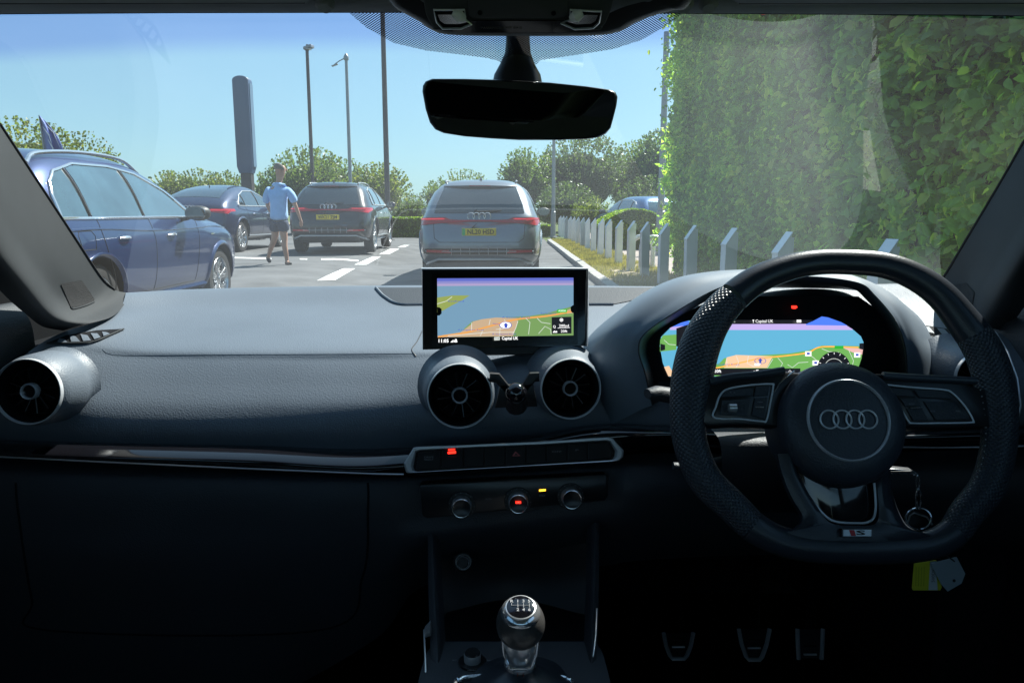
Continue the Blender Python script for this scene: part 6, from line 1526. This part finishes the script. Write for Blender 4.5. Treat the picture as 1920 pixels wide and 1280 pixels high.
# ---------------- pillars, door panels, roof, windscreen
for side, name_lab in ((-1, 'light grey windscreen pillar on the left with a triangular speaker grille'), (1, 'light grey windscreen pillar on the right beside the hedge')):
    if side < 0:
        R_ = [[(-60, 140, .90), (0, 233, .965), (62, 327, 1.06), (140, 445, 1.17), (190, 520, 1.25), (215, 543, 1.28), (241, 549, 1.31)],
              [(-70, 200, .86), (-8, 290, .915), (45, 380, 1.0), (110, 480, 1.10), (160, 550, 1.19), (190, 570, 1.22), (232, 572, 1.255)],
              [(-90, 260, .81), (-20, 350, .865), (25, 430, .94), (75, 505, 1.03), (115, 560, 1.11), (155, 588, 1.15), (207, 595, 1.18)],
              [(-110, 330, .77), (-40, 420, .82), (0, 480, .885), (45, 535, .96), (80, 577, 1.03), (110, 600, 1.07), (150, 610, 1.11)],
              [(-200, 330, .80), (-90, 430, .85), (-40, 500, .91), (10, 555, .99), (50, 590, 1.05), (80, 612, 1.09), (118, 620, 1.12)]]
    else:
        R_ = [[(1990, 165, .90), (1922, 262, .965), (1868, 355, 1.05), (1812, 448, 1.15), (1778, 505, 1.24), (1768, 520, 1.27), (1761, 531, 1.30)],
              [(2000, 220, .86), (1935, 310, .92), (1885, 395, 1.0), (1838, 475, 1.10), (1808, 530, 1.19), (1797, 550, 1.21), (1790, 563, 1.23)],
              [(2015, 270, .82), (1952, 350, .87), (1905, 430, .95), (1862, 500, 1.04), (1832, 548, 1.12), (1822, 566, 1.15), (1815, 580, 1.17)],
              [(2030, 330, .79), (1970, 400, .83), (1925, 470, .90), (1885, 535, .98), (1860, 580, 1.06), (1850, 598, 1.09), (1845, 610, 1.10)],
              [(2100, 330, .81), (2040, 400, .85), (1985, 480, .92), (1940, 550, 1.0), (1910, 590, 1.07), (1900, 610, 1.10), (1890, 622, 1.11)]]
    R_ = [[tuple(r[0][k]+(r[0][k]-r[1][k])*1.5 for k in range(3))]+r for r in R_]
    pt = thing('windscreen_pillar', name_lab, 'pillar', P(R_[0][3][0], R_[0][3][1], R_[0][3][2]))
    po = obj('pillar_cover', loft(R_, 60, 40), M('pillar_trim'), pt, auto=80); pb = bvh_of(po)
    if side < 0:
        g = on_surf('speaker_grille', [(113, 532), (152, 525), (177, 562), (172, 568), (137, 577), (131, 574)], pb, mat('grille_cloth', (.02, .02, .022), .8, bump=1, bscale=900, bkind='voronoi', bdist=.002), pt, .001, 8)
        surf_line('grille_edge', [(131, 576), (137, 579), (160, 573), (176, 566)], pb, M('pillar_trim'), g, .0012, .001, 20)
    else:
        g = on_surf('speaker_grille', [(1776, 536), (1812, 530), (1828, 548), (1820, 590), (1780, 575)], pb, M('grille_cloth'), pt, .001, 8)
    surf_line('rubber_seal', [(p[0]-side*1.5+side*2, p[1]) for p in R_[0][2:7]], pb, M('rubber'), pt, .0022, .0, 40)
for side in (-1, 1):
    dt = thing('front_door', 'black inner door panel at the %s edge, beyond the %s windscreen pillar' % (('left', 'left') if side < 0 else ('right', 'right')), 'door', (side*.74, .2, .4))
    X = side*.74
    Q = lambda px, py: ORI+ray(px, py)*(.755/abs(ray(px, py).x))
    tp_ = [(0, 262), (62, 352), (140, 470), (190, 545), (215, 566)] if side < 0 else [(1922, 292), (1868, 385), (1812, 476), (1778, 535), (1768, 560)]
    pl_ = [Vector((side*.755, 1.55, .05)), Vector((side*.755, -1.7, .05)), Vector((side*.755, -1.7, 1.02)), Vector((side*.755, .55, .97)), Vector((side*.755, .66, 1.60))]+[Q(*p) for p in tp_]+[Vector((side*.755, 1.55, .9))]
    obj('door_card', MB().prism(pl_, (side*.05, 0, 0)), M('deep_black'), dt, smooth=False)
    obj('door_glass', MB().box((side*.76, -.5, 1.22), (.004, 2.3, .46)), M('cabin_glass'), dt, smooth=False)
    obj('door_pillar', MB().box((side*.745, -.28, 1.22), (.05, .12, .5)), M('deep_black'), dt, smooth=False)
    obj('window_frame', MB().box((side*.745, -.5, 1.43), (.05, 2.4, .06)), M('deep_black'), dt, smooth=False)
    rows = [[Vector((side*s_, y, z)) for y in (-.6, .2, .7, .98, 1.12)] for s_, z in ((.758, .985), (.735, 1.0), (.715, .985), (.705, .95), (.71, .85), (.74, .7))]
    obj('door_shoulder', loft([[p for p in r] for r in rows], 24, 20), M('dark_vinyl'), dt)
    if side > 0: obj('door_trim_line', MB().tube([P(1866, 622, 1.05), P(1890, 660, 1.0), P(1908, 710, .96), P(1914, 760, .94), P(1908, 790, .93)], .0012, 8), M('satin_chrome'), dt)
rl = thing('roof_lining', 'dark grey roof lining with windscreen header along the top', 'roof', (0, .6, 1.4))
hd = [(-140, 30, .87), (0, 21, .84), (300, 18.5, .80), (700, 17.5, .785), (960, 17.5, .78), (1300, 19.5, .785), (1640, 21.5, .80), (1920, 24.5, .84), (2080, 34, .87)]
rows = [[P(x, y-3, Y+.02) for x, y, Y in hd], [P(x, y, Y) for x, y, Y in hd], [P(x, y-4, Y-.02) for x, y, Y in hd], [Vector((P(x, y, Y).x, Y-.10, P(x, y, Y).z+.03)) for x, y, Y in hd], [Vector(((x-960)/960*.62, .3, 1.43)) for x, y, Y in hd], [Vector(((x-960)/960*.66, -.8, 1.44)) for x, y, Y in hd], [Vector(((x-960)/960*.66, -1.7, 1.40)) for x, y, Y in hd]]
obj('lining', loft(rows, 50, 50), M('headliner'), rl, auto=80)
obj('header_seal', MB().tube([P(*q) for q in hd], .0035, 8), M('rubber'), rl)
obj('roof_skin', MB().grid([[(-.8, .72, 1.47), (0, .80, 1.475), (.8, .72, 1.47)], [(-.8, 0, 1.50), (0, 0, 1.52), (.8, 0, 1.50)], [(-.8, -1.8, 1.46), (0, -1.8, 1.48), (.8, -1.8, 1.46)]]), M('paint_black'), rl)
def visor(x0, x1, lab):
    t = thing('sun_visor', lab, 'sun visor', P((x0+x1)/2, 0, .74)); Y = .73
    mb = MB(); 
    q = [P(x0, -80, Y-.10), P(x1, -80, Y-.10), P(x1, 2, Y), P(x1-14, 11, Y), P(x0+14, 12, Y), P(x0, 2, Y)]
    obj('visor_pad', MB().prism(q, (0, .006, .016), bev=.003), M('headliner'), t); obj('visor_edge', MB().tube([P(x0+14, 7, Y-.004), P((x0+x1)/2, 6.5, Y-.004), P(x1-14, 6, Y-.004)], .0008, 6), M('matte_black'), t)
    return t
visor(-60, 585, 'grey sun visor folded up above the left of the windscreen'); visor(1372, 1990, 'grey sun visor folded up above the right of the windscreen')
for x in (610, 1282, 1328): o = obj('visor_clip', MB().lathe([(.009, 0), (.009, .005), (.006, .009)], P(x, 2, .75), (0, -.5, -1), 20), M('headliner'), rl)
oc = thing('overhead_console', 'black overhead console with two clear reading lamps above the mirror', 'console', P(970, 30, .68))
def OPl(Y): return Plane(P(800, 60, Y), P(1150, 60, Y), P(800, 0, Y-.025))
O1 = OPl(.70)
shroud = [(690, -60), (735, 8), (760, 26), (785, 40), (812, 58), (850, 66), (960, 68), (1110, 67), (1160, 60), (1190, 44), (1225, 30), (1262, 20), (1290, 12), (1320, -60)]
rows = []
for o_, s_ in ((-.05, 1.0), (-.012, 1.0), (-.002, .985), (.0, .95), (.0, .80)):
    rows.append([O1.at(970+(x-970)*s_, -60+(y+60)*s_, o_) for x, y in [tuple(p) for p in cr(shroud, 60)]])
obj('shroud', MB().grid(rows), M('matte_black'), oc)
cp = [(790, -60), (795, 10), (801, 36), (812, 52), (826, 58), (960, 60), (1112, 59), (1130, 52), (1139, 38), (1150, 5), (1155, -60)]
face = obj('console_face', MB().prism([O1.at(p[0], p[1], .004) for p in cr(cp, 50)], -O1.n*.01, bev=.002), mat('console_grey', (.045, .05, .05), .6, bump=.2, bscale=600), oc)
obj('tray_lid', MB().prism([O1.at(*p, .007) for p in [(877, -40), (1064, -40), (1064, 26), (1061, 32), (1052, 36), (888, 36), (880, 32), (878, 26)]], -O1.n*.008, bev=.0012), M('console_grey'), oc)
obj('black_panel', MB().prism([O1.at(*p, .0052) for p in [(885, 40), (1055, 40), (1080, 56), (1070, 61), (860, 62), (845, 58), (872, 52)]], -O1.n*.004), M('gloss_black'), oc)
for x, y in ((900, 24), (1038, 25)): obj('screw_cap', MB().lathe([(.0022, 0), (.002, .0008)], O1.at(x, y, .007), O1.n, 16), M('deep_black'), oc)
label_px('PASSENGER AIR BAG', 940, 53, 5, O1, .0056, mat('print_dim', (.10, .09, .09), .6), oc, 76)
glass_mat('lamp_cover', (.7, .72, .75), 4.0)
mat('reflector', (.65, .66, .68), .18, .9)
for pts, bx, sg in (([(813, 19), (871, 19), (873, 38), (884, 46), (864, 54), (830, 54), (819, 42)], (858, 29), 1), ([(1069, 19), (1128, 22), (1123, 43), (1112, 53), (1078, 55), (1052, 44), (1069, 38)], (1083, 29), -1)):
    cv = obj('reading_lamp', MB().prism([O1.at(*p, .0045) for p in pts], -O1.n*.003), M('deep_black'), oc, smooth=False)
    rows = [[O1.at(lerp(bx[0], p[0], f), lerp(bx[1], p[1], f), .005+.0*f-.002*(1-f)) for p in pts] for f in (.92, .5)]
    obj('reflector', MB().prism([O1.at(lerp(bx[0]+sg*-8, p[0], .80), lerp(bx[1]+8, p[1], .5), .0055) for p in pts], -O1.n*.001), M('reflector'), cv, smooth=False)
    obj('bulb', MB().tube([O1.at(bx[0]-sg*9, bx[1]-5, .008), O1.at(bx[0]+sg*3, bx[1]+2, .009), O1.at(bx[0]+sg*12, bx[1]+7, .008)], [.003, .0052, .003], 14), mat('bulb_frosted', (.80, .78, .74), .4, spec=.6), cv)
    obj('lamp_rim', MB().tube([O1.at(*p, .0065) for p in pts], .0009, 6, True), M('satin_chrome'), cv)
# mirror
mr = thing('rear_view_mirror', 'frameless dark rear view mirror hanging on a black stem', 'mirror', P(975, 205, .86))
MP = Plane(P(800, 205, .835), P(1150, 205, .865), P(800, 160, .838))
mo = [(792, 172), (793, 161), (798, 153), (810, 148), (870, 148), (944, 150), (1032, 155), (1100, 162), (1142, 168), (1154, 173), (1158, 182), (1156, 198), (1150, 222), (1145, 240), (1136, 251), (1122, 258), (1100, 261), (1040, 263), (973, 263), (920, 260), (870, 256), (832, 250), (816, 243), (806, 230), (798, 205)]
mo2 = [(p[0], p[1]) for p in mo]
cx_, cy_ = 975, 205
rows = []
for o_, s_ in ((.0, .965), (.0012, .985), (-.0005, 1.0), (-.008, 1.0), (-.018, .93), (-.026, .75), (-.030, .4)):
    rows.append([MP.at(cx_+(x-cx_)*s_, cy_+(y-cy_)*(s_ if s_ > .9 else s_*.95), o_) for x, y in mo2])
obj('mirror_housing', MB().grid(rows, closed_u=True), M('satin_black'), mr, auto=60)
obj('mirror_glass', MB().prism([MP.at(cx_+(x-cx_)*.97, cy_+(y-cy_)*.95, .0006) for x, y in mo2], -MP.n*.002), M('mirror_glass'), mr, smooth=False)
stp = [(971, 40, 21, .86), (971, 80, 22, .875), (971, 100, 24, .88), (970, 120, 32, .88), (970, 140, 43, .88), (970, 165, 48, .875)]
rows = []
for x, y, r, Y in stp:
    c = P(x, y, Y); k = Y/1442*.97; rows.append([c+Vector((math.cos(t)*r*k, math.sin(t)*.014, 0)) for t in [2*PI*i/28 for i in range(28)]])
obj('mirror_stem', MB().grid(rows, closed_u=True), M('satin_black'), mr)
# windscreen
ws = thing('windscreen', 'raked clear windscreen with dotted black band around the mirror', 'windscreen', (0, 1.1, 1.2))
hr2 = [Vector((lerp(-.78, .78, i/8), P(hd[i][0], hd[i][1], hd[i][2]).y+.012, P(hd[i][0], hd[i][1], hd[i][2]).z+.004)) for i in range(9)]
br2 = [Vector((lerp(-.80, .80, i/8), q[2]+.035, P(*q).z-.004)) for i, q in enumerate([(232, 550, 1.30), (350, 543, 1.37), (500, 539, 1.42), (700, 536, 1.45), (960, 535, 1.46), (1200, 537, 1.45), (1400, 537, 1.42), (1600, 534, 1.37), (1772, 530, 1.30)])]
rows = [hr2]
for f in (.25, .5, .75): rows.append([a.lerp(b, f)+Vector((0, .45, .89))*(.022*4*f*(1-f)) for a, b in zip(hr2, br2)])
rows.append(br2)
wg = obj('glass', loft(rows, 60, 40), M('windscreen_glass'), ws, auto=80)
wb = bvh_of(wg)
# dotted frit
m = bpy.data.materials.new('frit_dots'); m.use_nodes = True; MATS['frit_dots'] = m; t = m.node_tree; t.nodes.remove(t.nodes['Principled BSDF'])
tc = t.nodes.new('ShaderNodeTexCoord'); mp_ = t.nodes.new('ShaderNodeMapping'); mp_.inputs['Rotation'].default_value = (0, 0, R(45)); mp_.inputs['Scale'].default_value = (1, 1.12, 0)
vo = t.nodes.new('ShaderNodeTexVoronoi'); vo.voronoi_dimensions = '2D'; vo.inputs['Scale'].default_value = 400; vo.inputs['Randomness'].default_value = 0
t.links.new(tc.outputs['Object'], mp_.inputs[0]); t.links.new(mp_.outputs[0], vo.inputs['Vector'])
gt = t.nodes.new('ShaderNodeMath'); gt.operation = 'LESS_THAN'; gt.inputs[1].default_value = .40; t.links.new(vo.outputs['Distance'], gt.inputs[0])
df = t.nodes.new('ShaderNodeBsdfDiffuse'); df.inputs[0].default_value = (.02, .02, .022, 1); tr_ = t.nodes.new('ShaderNodeBsdfTransparent'); mx = t.nodes.new('ShaderNodeMixShader')
t.links.new(gt.outputs[0], mx.inputs[0]); t.links.new(tr_.outputs[0], mx.inputs[1]); t.links.new(df.outputs[0], mx.inputs[2]); t.links.new(mx.outputs[0], t.nodes['Material Output'].inputs[0])
on_surf('dotted_band', [(648, 16), (664, 30), (690, 52), (740, 79), (800, 93), (860, 100), (915, 107), (936, 113), (944, 122), (950, 130), (998, 130), (1004, 120), (1014, 111), (1040, 107), (1100, 98), (1150, 90), (1200, 74), (1240, 52), (1265, 35), (1284, 18)], wb, m, ws, .0015, 14)
# paper slip on the dash at the right
pp = thing('paper_slip', 'white printed permit slip lying on the dash right of the instrument hood', 'paper', P(1670, 575, 1.25))
PPl = Plane(P(1645, 588, 1.22), P(1715, 588, 1.22), P(1650, 560, 1.26))
obj('sheet', MB().prism([PPl.at(*p) for p in [(1640, 588), (1712, 588), (1694, 560), (1641, 557)]], (0, .0006, -.0006)), mat('paper', (.7, .7, .68), .7), pp, smooth=False)
for k in range(3): stroke('print_line', [(1654, 566+k*6), (1684-k*4, 565+k*6)], 1.0, PPl, .0006, M('print_grey'), pp)
disc_px('print_emblem', 1676, 568, 5, PPl, .0007, M('print_grey'), pp, 3.6)
# cabin floor, walls, and unseen boxes added to stop sun leaking behind the dash
cf = thing('cabin_floor', 'dark carpeted footwell floor below the dashboard', 'floor', (0, .3, .25)); del cf['category']; cf['kind'] = 'structure'
mb = MB().box((0, 0, .22), (1.5, 3.4, .04)); mb.box((0, 1.72, .56), (1.5, .04, .72)); mb.box((0, -1.75, .6), (1.5, .04, .8)); 
mb.box((.005, .8, .42), (.19, 1.6, .34)); mb.box((0, 1.62, .895), (1.6, .52, .06)); mb.box((-.72, 1.5, .6), (.13, .8, .66)); mb.box((.72, 1.5, .6), (.13, .8, .66)); obj('floor_and_sun_blocks', mb, M('deep_black'), cf, smooth=False)
